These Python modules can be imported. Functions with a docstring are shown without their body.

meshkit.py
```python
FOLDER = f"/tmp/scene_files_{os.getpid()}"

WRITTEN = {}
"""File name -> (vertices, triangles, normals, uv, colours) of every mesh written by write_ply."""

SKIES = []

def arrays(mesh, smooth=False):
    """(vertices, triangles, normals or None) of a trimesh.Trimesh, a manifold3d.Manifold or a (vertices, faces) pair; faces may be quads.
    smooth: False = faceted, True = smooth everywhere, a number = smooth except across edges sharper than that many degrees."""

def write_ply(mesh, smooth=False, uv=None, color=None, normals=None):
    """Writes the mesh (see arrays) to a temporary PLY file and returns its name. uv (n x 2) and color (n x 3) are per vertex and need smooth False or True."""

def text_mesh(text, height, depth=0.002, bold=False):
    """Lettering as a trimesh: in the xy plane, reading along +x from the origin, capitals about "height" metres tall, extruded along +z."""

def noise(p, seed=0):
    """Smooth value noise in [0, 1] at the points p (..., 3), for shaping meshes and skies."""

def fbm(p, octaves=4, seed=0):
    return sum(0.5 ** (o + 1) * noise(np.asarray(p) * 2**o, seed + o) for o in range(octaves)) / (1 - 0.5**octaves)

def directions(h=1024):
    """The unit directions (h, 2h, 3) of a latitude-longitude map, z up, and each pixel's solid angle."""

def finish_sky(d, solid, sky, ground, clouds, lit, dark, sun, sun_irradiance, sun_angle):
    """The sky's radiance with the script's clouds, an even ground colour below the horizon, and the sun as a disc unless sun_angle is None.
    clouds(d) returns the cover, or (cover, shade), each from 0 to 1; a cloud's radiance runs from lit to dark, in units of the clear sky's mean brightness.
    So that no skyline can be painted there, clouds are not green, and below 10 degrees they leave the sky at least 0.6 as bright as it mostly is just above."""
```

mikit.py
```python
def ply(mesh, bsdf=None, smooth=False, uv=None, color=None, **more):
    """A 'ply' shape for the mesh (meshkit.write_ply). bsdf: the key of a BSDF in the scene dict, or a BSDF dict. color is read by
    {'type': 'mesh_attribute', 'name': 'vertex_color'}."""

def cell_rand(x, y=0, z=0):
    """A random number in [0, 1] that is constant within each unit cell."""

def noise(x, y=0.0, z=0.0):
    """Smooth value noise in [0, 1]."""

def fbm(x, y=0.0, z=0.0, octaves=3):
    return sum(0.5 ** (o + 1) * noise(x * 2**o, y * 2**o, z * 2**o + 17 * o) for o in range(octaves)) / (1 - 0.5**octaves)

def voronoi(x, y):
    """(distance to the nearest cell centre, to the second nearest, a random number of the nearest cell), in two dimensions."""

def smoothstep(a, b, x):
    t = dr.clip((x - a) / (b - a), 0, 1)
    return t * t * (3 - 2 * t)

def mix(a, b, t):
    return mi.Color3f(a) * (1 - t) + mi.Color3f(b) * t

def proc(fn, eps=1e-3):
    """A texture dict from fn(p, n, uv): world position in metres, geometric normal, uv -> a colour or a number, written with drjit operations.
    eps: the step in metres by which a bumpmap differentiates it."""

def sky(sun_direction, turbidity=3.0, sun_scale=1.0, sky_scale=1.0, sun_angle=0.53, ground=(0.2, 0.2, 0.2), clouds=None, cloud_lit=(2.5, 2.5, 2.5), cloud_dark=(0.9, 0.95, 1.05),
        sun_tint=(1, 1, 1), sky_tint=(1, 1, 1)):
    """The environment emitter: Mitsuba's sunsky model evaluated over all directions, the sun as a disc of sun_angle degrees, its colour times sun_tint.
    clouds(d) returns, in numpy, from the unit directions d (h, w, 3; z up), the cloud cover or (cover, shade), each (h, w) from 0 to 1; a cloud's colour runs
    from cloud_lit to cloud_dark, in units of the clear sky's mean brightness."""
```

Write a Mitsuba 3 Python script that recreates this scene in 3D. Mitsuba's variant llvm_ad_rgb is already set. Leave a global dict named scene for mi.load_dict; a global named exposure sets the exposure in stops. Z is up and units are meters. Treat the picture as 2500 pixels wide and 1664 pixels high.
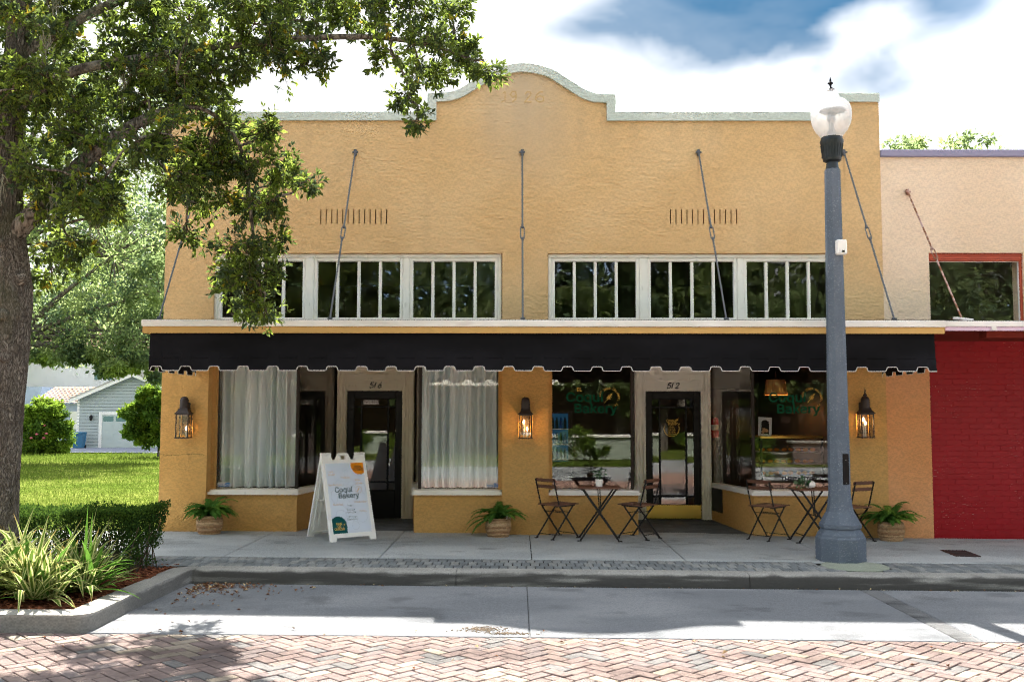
import math, random, numpy as np, trimesh, mitsuba as mi, drjit as dr, mikit, meshkit
from mikit import noise, fbm, smoothstep, mix, cell_rand, voronoi
from shapely.geometry import Polygon, Point, LineString, box as sbox
from shapely.ops import unary_union
from shapely import affinity

T = mi.ScalarTransform4f
PI = math.pi
scene, labels = {}, {}

# ------------------------------------------------------------------ camera, sky, exposure
EYE = np.array([0.0, -14.0, 1.67])
FWD = np.array([-0.00543774, 0.9973137, 0.07304671])
UP = [-0.0012017, -0.07305425, 0.99732724]
scene['camera'] = {'type': 'perspective', 'fov': 54.443, 'fov_axis': 'x', 'near_clip': 0.1, 'far_clip': 3000.0,
                   'to_world': T().look_at(origin=EYE.tolist(), target=(EYE + FWD).tolist(), up=UP)}


def clouds(d):
    az = np.degrees(np.arctan2(d[..., 0], d[..., 1]))
    el = np.degrees(np.arcsin(np.clip(d[..., 2], -1, 1)))
    q = d / np.maximum(d[..., 2:] + 0.30, 0.10)
    wx = np.stack([meshkit.fbm(q * 3.0 + 1.3, 4, 21), meshkit.fbm(q * 3.0 + 7.7, 4, 22), meshkit.fbm(q * 3.0 + 4.1, 4, 23)], -1) - 0.5
    n1 = meshkit.fbm(q * 2.3 + 3.1 + wx * 1.1, 6, 3)
    n2 = meshkit.fbm(d * 13.0 + wx * 2.4, 6, 8)

    def zone(a, e, ra, re):
        return np.exp(-(((az - a) / ra) ** 2 + ((el - e) / re) ** 2))

    # the openings that show in the picture, their edges torn by noise
    open_ = 1.2 * zone(14.8, 23.8, 9.2, 5.2) + 0.44 * zone(21.0, 17.4, 2.2, 1.5) + 0.42 * zone(24.4, 21.2, 2.2, 1.5) + 0.40 * zone(25.8, 15.2, 2.0, 1.6) + 0.28 * zone(3.5, 21.5, 3.5, 1.2)
    near = np.exp(-((az / 40) ** 6) - (((el - 10) / 27) ** 6))
    f = n1 * (1 - near) + near * 0.66 - open_ * 0.70 + (n2 - 0.5) * 0.85 * (0.35 + 0.65 * np.minimum(open_ * 2, 1))
    cover = np.clip((f - 0.28) / 0.20, 0, 1)
    cover = cover * cover * (3 - 2 * cover)
    blue = np.clip((0.50 - f) / 0.34, 0, 1) * near
    grey = np.clip((meshkit.fbm(q * 3.4 + 21.0 + wx, 5, 5) - 0.50) / 0.25, 0, 1) * 0.22
    deep = zone(17.0, 25.5, 7.0, 3.2)
    shade = np.maximum(grey, np.clip(blue * (0.90 + 0.20 * deep + 0.4 * (n2 - 0.5)), 0, 1))
    cover = np.maximum(cover, near * 0.98)
    return cover, shade


scene['sky_light'] = mikit.sky((-0.55, 4.98, 6.11), turbidity=3.0, sun_scale=1.0, sun_angle=0.6, clouds=clouds, sun_tint=(0.90, 1.0, 1.18),
                               cloud_lit=(1.02, 1.02, 1.02), cloud_dark=(0.022, 0.130, 0.262), ground=(0.3, 0.28, 0.24))
exposure = 3.97

# ------------------------------------------------------------------ helpers
RNG = np.random.default_rng(11)


def gz(x):
    return -0.007 * x


def _box_topology():
    s = np.array([[x, y, z] for x in (-1, 1) for y in (-1, 1) for z in (-1, 1)], float)
    v = np.vstack([s * 1.0 - s * np.array([[0 if k == j else .1 for j in range(3)]]) for k in range(3)])
    h = trimesh.convex.convex_hull(v)
    order = [int(np.argmin(np.abs(v - p).sum(1))) for p in h.vertices]
    return np.tile(s, (3, 1)), np.repeat(np.arange(3), 8), np.array([[order[i] for i in f] for f in h.faces])


BS, BK, BF = _box_topology()
CUBE_F = np.array([[0, 1, 3], [0, 3, 2], [4, 6, 7], [4, 7, 5], [0, 4, 5], [0, 5, 1], [2, 3, 7], [2, 7, 6], [0, 2, 6], [0, 6, 4], [1, 5, 7], [1, 7, 3]])
CUBE_S = np.array([[x, y, z] for x in (-1, 1) for y in (-1, 1) for z in (-1, 1)], float)


class MB:
    """Collects pieces of ONE mesh."""

    def __init__(self):
        self.v, self.f, self.n = [], [], 0

    def add(self, v, f):
        v, f = np.asarray(v, float), np.asarray(f, int)
        if f.shape[1] == 4:
            f = np.vstack([f[:, [0, 1, 2]], f[:, [0, 2, 3]]])
        self.v.append(v)
        self.f.append(f + self.n)
        self.n += len(v)
        return self

    def tm(self, m):
        return self.add(m.vertices, m.faces)

    def obox(self, c, half, R=None, ch=0.0):
        half = np.asarray(half, float)
        if ch > 0:
            ch = min(ch, 0.45 * half.min())
            v = BS * half
            off = np.full((24, 3), ch)
            off[np.arange(24), BK] = 0
            v = v - BS * off
            f = BF
        else:
            v, f = CUBE_S * half, CUBE_F
        if R is not None:
            v = v @ np.asarray(R).T
        return self.add(v + np.asarray(c), f)

    def box(self, x0, x1, y0, y1, z0, z1, ch=0.0):
        return self.obox([(x0 + x1) / 2, (y0 + y1) / 2, (z0 + z1) / 2], [abs(x1 - x0) / 2, abs(y1 - y0) / 2, abs(z1 - z0) / 2], None, ch)

    def bar(self, p, q, w, h, side=(0, 1, 0), ch=0.0):
        p, q = np.asarray(p, float), np.asarray(q, float)
        d = q - p
        L = np.linalg.norm(d)
        d /= L
        s = np.asarray(side, float) - d * np.dot(side, d)
        s /= np.linalg.norm(s)
        return self.obox((p + q) / 2, [L / 2, w / 2, h / 2], np.stack([d, s, np.cross(d, s)], 1), ch)

    def tube(self, pts, r, n=8, cap=True):
        p = np.asarray(pts, float)
        r = np.broadcast_to(np.asarray(r, float), (len(p),))
        t = np.gradient(p, axis=0)
        t /= np.linalg.norm(t, axis=1, keepdims=True) + 1e-12
        ref = np.array([0, 0, 1.0]) if abs(t[0, 2]) < 0.9 else np.array([1.0, 0, 0])
        a = np.cross(t[0], ref)
        a /= np.linalg.norm(a)
        A = [a]
        for i in range(1, len(p)):
            a = A[-1] - t[i] * np.dot(A[-1], t[i])
            a /= np.linalg.norm(a) + 1e-12
            A.append(a)
        A = np.array(A)
        B = np.cross(t, A)
        ang = np.arange(n) * 2 * PI / n
        v = p[:, None] + r[:, None, None] * (np.cos(ang)[None, :, None] * A[:, None] + np.sin(ang)[None, :, None] * B[:, None])
        i, j = np.meshgrid(np.arange(len(p) - 1), np.arange(n), indexing='ij')
        q = np.stack([i * n + j, i * n + (j + 1) % n, (i + 1) * n + (j + 1) % n, (i + 1) * n + j], -1).reshape(-1, 4)
        f = np.vstack([q[:, [0, 1, 2]], q[:, [0, 2, 3]]])
        v = v.reshape(-1, 3)
        if cap:
            m = len(v)
            v = np.vstack([v, p[0], p[-1]])
            k = np.arange(n)
            e = (len(p) - 1) * n
            f = np.vstack([f, np.stack([(k + 1) % n, k, k * 0 + m], 1), np.stack([e + k, e + (k + 1) % n, k * 0 + m + 1], 1)])
        return self.add(v, f)

    def lathe(self, prof, c=(0, 0, 0), n=24, phase=0.0, sx=1.0, sy=1.0):
        """prof: (radius, z) from bottom to top."""
        prof = np.asarray(prof, float)
        ang = np.arange(n) * 2 * PI / n + phase
        v = np.stack([prof[:, 0:1] * np.cos(ang) * sx, prof[:, 0:1] * np.sin(ang) * sy, np.repeat(prof[:, 1:2], n, 1)], -1).reshape(-1, 3) + np.asarray(c)
        i, j = np.meshgrid(np.arange(len(prof) - 1), np.arange(n), indexing='ij')
        q = np.stack([i * n + j, i * n + (j + 1) % n, (i + 1) * n + (j + 1) % n, (i + 1) * n + j], -1).reshape(-1, 4)
        return self.add(v, q)

    def prism(self, poly, y0, y1):
        """A polygon in x, z pushed from y0 to y1."""
        for g in getattr(poly, 'geoms', [poly]):
            if g.area < 1e-9:
                continue
            m = trimesh.creation.extrude_polygon(g, abs(y1 - y0), engine='earcut')
            v = np.array(m.vertices)
            self.add(np.stack([v[:, 0], max(y0, y1) - v[:, 2], v[:, 1]], 1), m.faces)
        return self

    def slab(self, poly, z0, z1):
        """A polygon in x, y pushed from z0 to z1."""
        for g in getattr(poly, 'geoms', [poly]):
            if g.area < 1e-9:
                continue
            m = trimesh.creation.extrude_polygon(g, z1 - z0, engine='earcut')
            self.add(np.array(m.vertices) + [0, 0, z0], m.faces)
        return self

    def sheet(self, x0, x1, y0, y1, zf, nx=1, ny=1):
        X, Y = np.meshgrid(np.linspace(x0, x1, nx + 1), np.linspace(y0, y1, ny + 1), indexing='ij')
        Z = zf(X, Y) if callable(zf) else np.full_like(X, zf)
        i, j = np.meshgrid(np.arange(nx), np.arange(ny), indexing='ij')
        k = lambda a, b: a * (ny + 1) + b  # noqa: E731
        q = np.stack([k(i, j), k(i + 1, j), k(i + 1, j + 1), k(i, j + 1)], -1).reshape(-1, 4)
        return self.add(np.stack([X, Y, Z], -1).reshape(-1, 3), q)

    def sweep(self, path, prof, caps=True):
        """prof: (offset to the left of the path, z); path in x, y."""
        path, prof = np.asarray(path, float), np.asarray(prof, float)
        t = np.gradient(path, axis=0)
        t /= np.linalg.norm(t, axis=1, keepdims=True)
        nrm = np.stack([-t[:, 1], t[:, 0]], 1)
        m = len(prof)
        xy = path[:, None] + nrm[:, None] * prof[None, :, 0:1]
        v = np.concatenate([xy, np.broadcast_to(prof[None, :, 1:2], (len(path), m, 1))], -1).reshape(-1, 3)
        i, j = np.meshgrid(np.arange(len(path) - 1), np.arange(m - 1), indexing='ij')
        q = np.stack([i * m + j, i * m + j + 1, (i + 1) * m + j + 1, (i + 1) * m + j], -1).reshape(-1, 4)
        f = np.vstack([q[:, [0, 1, 2]], q[:, [0, 2, 3]]])
        if caps:
            e = (len(path) - 1) * m
            f = np.vstack([f] + [[[0, k + 1, k], [e, e + k, e + k + 1]] for k in range(1, m - 1)])
        return self.add(v, f)

    def mesh(self, grade=False, R=None, at=None):
        v = np.vstack(self.v)
        if R is not None:
            v = v @ np.asarray(R).T
        if at is not None:
            v = v + np.asarray(at, float)
        if grade:
            v = v.copy()
            v[:, 2] += gz(v[:, 0])
        return trimesh.Trimesh(v, np.vstack(self.f), process=False)


def numbered(key):
    if key not in scene and key not in labels:
        return key
    k = 1
    while f'{key}_{k:03d}' in scene or f'{key}_{k:03d}' in labels:
        k += 1
    return f'{key}_{k:03d}'


def thing(name, label=None, cat=None, group=None, kind=None):
    key = numbered(name)
    labels[key] = {}
    for a, b in (('label', label), ('category', cat), ('group', group), ('kind', kind)):
        if b:
            labels[key][a] = b
    return key


def put(parent, name, mesh, bsdf, smooth=False, label=None, kind=None, grade=False, **more):
    """One entry of the scene: a part of parent (or parent itself when name is None)."""
    key = parent if name is None else numbered(f'{parent}__{name}')
    if isinstance(mesh, MB):
        mesh = mesh.mesh(grade)
    scene[key] = mikit.ply(mesh, bsdf, smooth, **more)
    if label or kind:
        labels.setdefault(key, {})
        if label:
            labels[key]['label'] = label
        if kind:
            labels[key]['kind'] = kind
    return key


def rotz(a):
    c, s = math.cos(a), math.sin(a)
    return np.array([[c, -s, 0], [s, c, 0], [0, 0, 1.0]])


def rgb(c):
    return {'type': 'rgb', 'value': [float(x) for x in c]}


def two(b):
    return {'type': 'twosided', 'bsdf': b}


def mat_diffuse(key, c, bump=None, scale=1.0, eps=2e-3):
    b = {'type': 'diffuse', 'reflectance': c if isinstance(c, dict) else rgb(c)}
    if bump is not None:
        b = {'type': 'bumpmap', 'height': mikit.proc(bump, eps), 'scale': scale, 'bsdf': b}
    scene[key] = two(b)


def mat_gloss(key, c, rough=0.5, metal=0.0, spec=0.5, bump=None, eps=2e-3, **more):
    b = {'type': 'principled', 'base_color': c if isinstance(c, dict) else rgb(c), 'roughness': rough if isinstance(rough, dict) else float(rough), 'metallic': float(metal), 'specular': float(spec), **more}
    if bump is not None:
        b = {'type': 'bumpmap', 'height': mikit.proc(bump, eps), 'scale': 1.0, 'bsdf': b}
    scene[key] = two(b)


def mat_leaf(key, c, trans=0.9, rough=0.45):
    scene[key] = {'type': 'principledthin', 'base_color': c if isinstance(c, dict) else rgb(c), 'roughness': rough, 'diff_trans': trans, 'eta': 1.45}


# ------------------------------------------------------------------ materials
def stucco_height(p, n, uv):
    return 0.036 * (0.12 * noise(p.x * 15, p.y * 15, p.z * 18) + 0.50 * noise(p.x * 33, p.y * 33, p.z * 38) + 0.35 * noise(p.x * 62, p.y * 62, p.z * 68))


def stucco_colour(a, b, faded=0.0):
    def f(p, n, uv):
        w = fbm(p.x * 0.9, p.y * 0.9 + 4, p.z * 0.9, 3)
        c = mix(a, b, smoothstep(0.32, 0.68, w))
        if faded:  # warm bounce light under the canopy, put into the lower wall colour
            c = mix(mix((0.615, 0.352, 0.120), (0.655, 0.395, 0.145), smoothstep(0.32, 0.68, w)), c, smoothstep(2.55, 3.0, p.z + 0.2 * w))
        s = 0.4 * noise(p.x * 33, p.y * 33, p.z * 38) + 0.6 * noise(p.x * 70, p.y * 70, p.z * 76)
        c = c * (0.90 + 0.18 * smoothstep(0.25, 0.75, s))
        streak = smoothstep(0.55, 0.9, noise(p.x * 7, p.y * 3, p.z * 0.5)) * smoothstep(0.45, 0.75, fbm(p.x * 1.7, 3.0, p.z * 0.8, 2))
        c = c * (1 - 0.06 * streak)
        if faded:
            for ax in (-4.44, -2.32, 0.065, 2.58, 4.65):  # rust run below each rod anchor
                run = dr.exp(-dr.square((p.x - ax - 0.02 * (noise(p.z * 6, ax) - 0.5)) / 0.016)) * smoothstep(4.75, 5.36, p.z) * (1 - smoothstep(5.36, 5.38, p.z))
                c = mix(c, (0.30, 0.17, 0.09), 0.45 * run)
            rain = smoothstep(0.52, 0.80, noise(p.x * 9, 2.0, p.z * 0.35)) * smoothstep(5.1, 5.9, p.z)
            c = mix(c, (0.33, 0.26, 0.17), 0.13 * rain)
            crack = (1 - smoothstep(0.0015, 0.005, dr.abs(p.z - 1.095 - 0.02 * (noise(p.x * 6, 1.0) - 0.5)))) * (1 - smoothstep(-4.40, -4.36, p.x))
            c = c * (1 - 0.6 * crack)
            g = dr.exp(-dr.square((p.x - 0.12) / 0.6)) * smoothstep(4.6, 6.0, p.z) * (0.6 + 0.8 * noise(p.x * 2.2, 1.0, p.z * 1.4))
            c = mix(c, (0.56, 0.45, 0.31), dr.minimum(faded * g, 0.8))
        return c
    return mikit.proc(f)


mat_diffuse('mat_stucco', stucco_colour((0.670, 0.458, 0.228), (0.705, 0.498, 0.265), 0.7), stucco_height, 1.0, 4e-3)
mat_diffuse('mat_stucco_pink', stucco_colour((0.79, 0.625, 0.455), (0.83, 0.67, 0.505)), stucco_height, 1.0, 4e-3)
mat_diffuse('mat_stucco_peach', stucco_colour((0.71, 0.335, 0.140), (0.76, 0.39, 0.185)), stucco_height, 1.0, 4e-3)
mat_diffuse('mat_coping', stucco_colour((0.52, 0.60, 0.55), (0.60, 0.66, 0.61)), stucco_height, 0.9, 4e-3)
mat_diffuse('mat_groove', (0.55, 0.38, 0.18))
mat_diffuse('mat_trim_yellow', (0.58, 0.37, 0.14))


def white_paint(p, n, uv):
    c = mix((0.66, 0.65, 0.60), (0.78, 0.77, 0.74), smoothstep(0.3, 0.7, fbm(p.x * 2.5, p.y * 6, p.z * 6, 3)))
    rust = smoothstep(0.62, 0.8, fbm(p.x * 3.1 + 8, p.y * 3, p.z * 9, 3))
    return mix(c, (0.52, 0.42, 0.38), rust * 0.45)


mat_gloss('mat_fascia', mikit.proc(white_paint), 0.45, spec=0.4)


def frame_paint(a, b):
    def f(p, n, uv):
        c = mix(a, b, fbm(p.x * 5, p.y * 5, p.z * 3, 3))
        return c * (1 - 0.16 * smoothstep(0.66, 0.8, fbm(p.x * 22, p.y * 22, p.z * 9 + 5, 2)))
    return mikit.proc(f)


mat_gloss('mat_frame', frame_paint((0.72, 0.73, 0.67), (0.80, 0.81, 0.76)), 0.5, spec=0.4)
mat_gloss('mat_frame_cream', frame_paint((0.82, 0.79, 0.70), (0.87, 0.84, 0.77)), 0.5, spec=0.4)
mat_gloss('mat_frame_tan', frame_paint((0.68, 0.60, 0.46), (0.74, 0.67, 0.53)), 0.5, spec=0.3)
mat_gloss('mat_sill', (0.78, 0.77, 0.74), 0.4)
mat_gloss('mat_black_paint', (0.006, 0.006, 0.007), 0.4, spec=0.2)
mat_gloss('mat_dark_frame', (0.022, 0.017, 0.014), 0.45, spec=0.25)
mat_diffuse('mat_dark_hole', (0.05, 0.02, 0.01))
scene['mat_pane'] = {'type': 'thindielectric', 'int_ior': 1.52}


def fabric(p, n, uv):
    w = fbm(p.x * 1.2, p.y * 2, p.z * 3, 3)
    return mix((0.003, 0.003, 0.004), (0.008, 0.008, 0.011), smoothstep(0.3, 0.75, w)) * (0.8 + 0.4 * noise(p.x * 160, p.y * 160, p.z * 160))


mat_gloss('mat_awning', mikit.proc(fabric), 0.8, spec=0.15)
mat_diffuse('mat_piping', (0.62, 0.60, 0.58))
mat_gloss('mat_iron', (0.012, 0.011, 0.012), 0.5, 0.1, 0.3)
mat_gloss('mat_rod', (0.09, 0.10, 0.115), 0.5, 0.3)


def rusty(p, n, uv):
    return mix((0.45, 0.30, 0.27), (0.20, 0.075, 0.03), smoothstep(0.4, 0.62, fbm(p.x * 12, p.y * 12, p.z * 12, 3)))


mat_gloss('mat_rusty', mikit.proc(rusty), 0.6)
mat_gloss('mat_brass', (0.62, 0.43, 0.10), 0.28, 0.9)
mat_gloss('mat_white_plastic', (0.80, 0.80, 0.77), 0.35)
mat_gloss('mat_grey_plastic', (0.55, 0.55, 0.50), 0.45)
mat_gloss('mat_poster', (0.60, 0.68, 0.80), 0.35)
mat_diffuse('mat_doodle', (0.45, 0.50, 0.57))
mat_diffuse('mat_ink', (0.012, 0.05, 0.06))
mat_diffuse('mat_ink_black', (0.02, 0.02, 0.022))
mat_diffuse('mat_teal', (0.012, 0.085, 0.085))
mat_diffuse('mat_orange', (0.75, 0.26, 0.02))
mat_diffuse('mat_tan_ink', (0.60, 0.36, 0.18))
mat_diffuse('mat_green_ink', (0.010, 0.085, 0.045))
mat_diffuse('mat_yellow_ink', (0.75, 0.48, 0.12))
mat_diffuse('mat_blue_ink', (0.03, 0.16, 0.50))
mat_diffuse('mat_white_ink', (0.75, 0.77, 0.78))
mat_diffuse('mat_red', (0.45, 0.015, 0.012))
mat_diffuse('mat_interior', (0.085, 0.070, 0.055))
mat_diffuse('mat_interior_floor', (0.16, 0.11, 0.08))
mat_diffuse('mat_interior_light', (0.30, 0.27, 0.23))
scene['mat_sheer'] = {'type': 'mask', 'opacity': 0.80, 'bsdf': two({'type': 'diffuse', 'reflectance': rgb((0.84, 0.91, 0.92))})}


def concrete(a, b, k=1.0, stain=0.25):
    def f(p, n, uv):
        w = fbm(p.x * 1.1 * k, p.y * 2.0 * k, 1.0, 4)
        c = mix(a, b, smoothstep(0.3, 0.7, w))
        c = c * (0.82 + 0.36 * noise(p.x * 95, p.y * 95, p.z * 95))
        d = smoothstep(0.60, 0.82, fbm(p.x * 2.6 + 3, p.y * 3.4, 7.0, 4))
        return c * (1 - stain * d)
    return mikit.proc(f)


def grit(p, n, uv):
    return 0.0035 * fbm(p.x * 55, p.y * 55, p.z * 55, 2)


mat_diffuse('mat_sidewalk', concrete((0.335, 0.36, 0.365), (0.42, 0.445, 0.445)), grit, 1.0, 3e-3)
mat_diffuse('mat_parking', concrete((0.172, 0.183, 0.197), (0.232, 0.242, 0.255), 0.8, 0.25), grit, 1.0, 3e-3)


mat_diffuse('mat_strip', concrete((0.115, 0.12, 0.125), (0.165, 0.17, 0.175), 3.0, 0.4))


def kerb_colour(p, n, uv):
    c = mix((0.25, 0.25, 0.235), (0.37, 0.365, 0.34), fbm(p.x * 3, p.y * 3, p.z * 9, 3))
    c = c * (0.75 + 0.5 * noise(p.x * 80, p.y * 80, p.z * 80))
    stain = smoothstep(0.12, 0.50, fbm(p.x * 1.6, p.y * 1.6, p.z * 14, 4)) * (1 - smoothstep(-0.025, 0.004, p.z + 0.007 * p.x + 0.03 * (noise(p.x * 7, p.y * 7, 1.0) - 0.5))) * (0.45 + 0.55 * smoothstep(-3.6, -3.3, p.x))
    return mix(c, (0.052, 0.051, 0.049), 0.9 * stain)


mat_diffuse('mat_kerb', mikit.proc(kerb_colour), grit, 1.6, 3e-3)
for i, c in enumerate([(0.20, 0.215, 0.22), (0.165, 0.18, 0.185), (0.235, 0.245, 0.24)]):
    mat_diffuse(f'mat_paver_{i}', concrete(tuple(x * 0.9 for x in c), tuple(x * 1.12 for x in c), 4))
mat_diffuse('mat_joint', (0.03, 0.03, 0.028))
BRICKS = [(0.190, 0.151, 0.142), (0.204, 0.161, 0.150), (0.174, 0.141, 0.134), (0.216, 0.172, 0.157), (0.270, 0.234, 0.194), (0.152, 0.149, 0.148), (0.184, 0.157, 0.153)]


def brick_colour(c):
    def f(p, n, uv):
        return mi.Color3f(c) * (0.78 + 0.44 * fbm(p.x * 34, p.y * 34, p.z * 34, 3)) * (0.84 + 0.32 * fbm(p.x * 5, p.y * 5, 2.0, 2)) * (1 - 0.30 * smoothstep(0.52, 0.75, fbm(p.x * 0.9 + 4, p.y * 2.2, 6.0, 4)))
    return mikit.proc(f)


for i, c in enumerate(BRICKS):
    mat_diffuse(f'mat_brick_{i}', brick_colour(c))
mat_diffuse('mat_sand', (0.045, 0.035, 0.03))


def road_far(p, n, uv):
    return mix((0.34, 0.20, 0.16), (0.44, 0.29, 0.23), fbm(p.x * 5, p.y * 9, 0.0, 3)) * (0.8 + 0.4 * cell_rand(p.x * 5, p.y * 9))


mat_diffuse('mat_road_far', mikit.proc(road_far))


def lawn_colour(p, n, uv):
    w = fbm(p.x * 0.5, p.y * 0.5, 0.0, 4)
    return mix((0.06, 0.095, 0.015), (0.125, 0.155, 0.035), smoothstep(0.3, 0.7, w)) * (0.6 + 0.8 * noise(p.x * 14, p.y * 9, 1.0))


mat_diffuse('mat_lawn', mikit.proc(lawn_colour))
mat_leaf('mat_grass', (0.125, 0.185, 0.030), 0.9, 0.5)


def mulch_colour(p, n, uv):
    return mix((0.05, 0.018, 0.010), (0.20, 0.075, 0.04), fbm(p.x * 30, p.y * 30, p.z * 30, 3))


mat_diffuse('mat_mulch', mikit.proc(mulch_colour))
mat_diffuse('mat_mulch_chip', (0.22, 0.085, 0.045))
mat_diffuse('mat_mulch_chip_dark', (0.10, 0.04, 0.025))
mat_diffuse('mat_dry_leaf', (0.20, 0.10, 0.055))
mat_diffuse('mat_grit', (0.17, 0.135, 0.10))
mat_diffuse('mat_dry_leaf_light', (0.52, 0.40, 0.24))


def bark_colour(p, n, uv):
    w = 0.5 * noise(p.x * 42, p.y * 42, p.z * 8) + 0.5 * noise(p.x * 88, p.y * 88, p.z * 24)
    c = mix((0.045, 0.038, 0.032), (0.24, 0.215, 0.185), smoothstep(0.22, 0.78, w))
    lich = smoothstep(0.58, 0.75, fbm(p.x * 4 + 9, p.y * 4, p.z * 2.2, 3))
    return mix(c * (0.7 + 0.6 * fbm(p.x * 5, p.y * 5, p.z * 1.5, 2)), (0.30, 0.31, 0.28), lich * 0.35)


def bark_height(p, n, uv):
    return 0.028 * (0.5 * noise(p.x * 42, p.y * 42, p.z * 8) + 0.5 * noise(p.x * 88, p.y * 88, p.z * 24))


mat_diffuse('mat_bark', mikit.proc(bark_colour), bark_height, 1.0, 4e-3)


def oak_bark(p):
    a = dr.atan2(p.y + 4.38, p.x + 5.0)
    u = a * 0.23 / 0.0165 + 2.6 * (noise(p.z * 14, a * 5) - 0.5) + 1.5 * (noise(p.z * 40, a * 16) - 0.5)
    v = p.z / 0.075 + 1.6 * noise(a * 11, p.z * 6)
    d1, d2, which = voronoi(u, v)
    return smoothstep(-0.12, 0.55, d2 - d1), which


def oak_bark_colour(p, n, uv):
    e, which = oak_bark(p)
    c = mix((0.050, 0.042, 0.036), mix((0.15, 0.132, 0.112), (0.25, 0.228, 0.20), which), e) * (0.75 + 0.5 * noise(p.x * 90, p.y * 90, p.z * 45))
    moss = smoothstep(0.50, 0.72, fbm(p.x * 3 + 5, p.y * 3, p.z * 1.6, 3)) * smoothstep(1.8, 3.2, p.z)
    return mix(c * (0.8 + 0.4 * fbm(p.x * 6, p.y * 6, p.z * 3, 2)), (0.075, 0.085, 0.045), 0.55 * moss)


mat_diffuse('mat_bark_oak', mikit.proc(oak_bark_colour), lambda p, n, uv: 0.016 * oak_bark(p)[0], 1.0, 4e-3)
mat_diffuse('mat_twig', (0.10, 0.075, 0.055))
mat_leaf('mat_oak_a', (0.105, 0.145, 0.040), 1.2, 0.20)
mat_leaf('mat_oak_b', (0.21, 0.29, 0.050), 1.5, 0.24)
mat_leaf('mat_oak_c', (0.062, 0.092, 0.046), 0.9, 0.14)
mat_leaf('mat_oak_d', (0.42, 0.34, 0.04), 1.2, 0.5)
mat_diffuse('mat_moss', (0.23, 0.23, 0.17))
mat_leaf('mat_far_a', (0.22, 0.30, 0.13), 1.4, 0.28)
mat_leaf('mat_far_b', (0.33, 0.42, 0.17), 1.6, 0.28)
mat_leaf('mat_far_c', (0.11, 0.17, 0.09), 1.0, 0.22)
mat_leaf('mat_bush_a', (0.20, 0.31, 0.04), 1.2, 0.32)
mat_leaf('mat_bush_b', (0.10, 0.18, 0.035), 0.9, 0.3)
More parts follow.
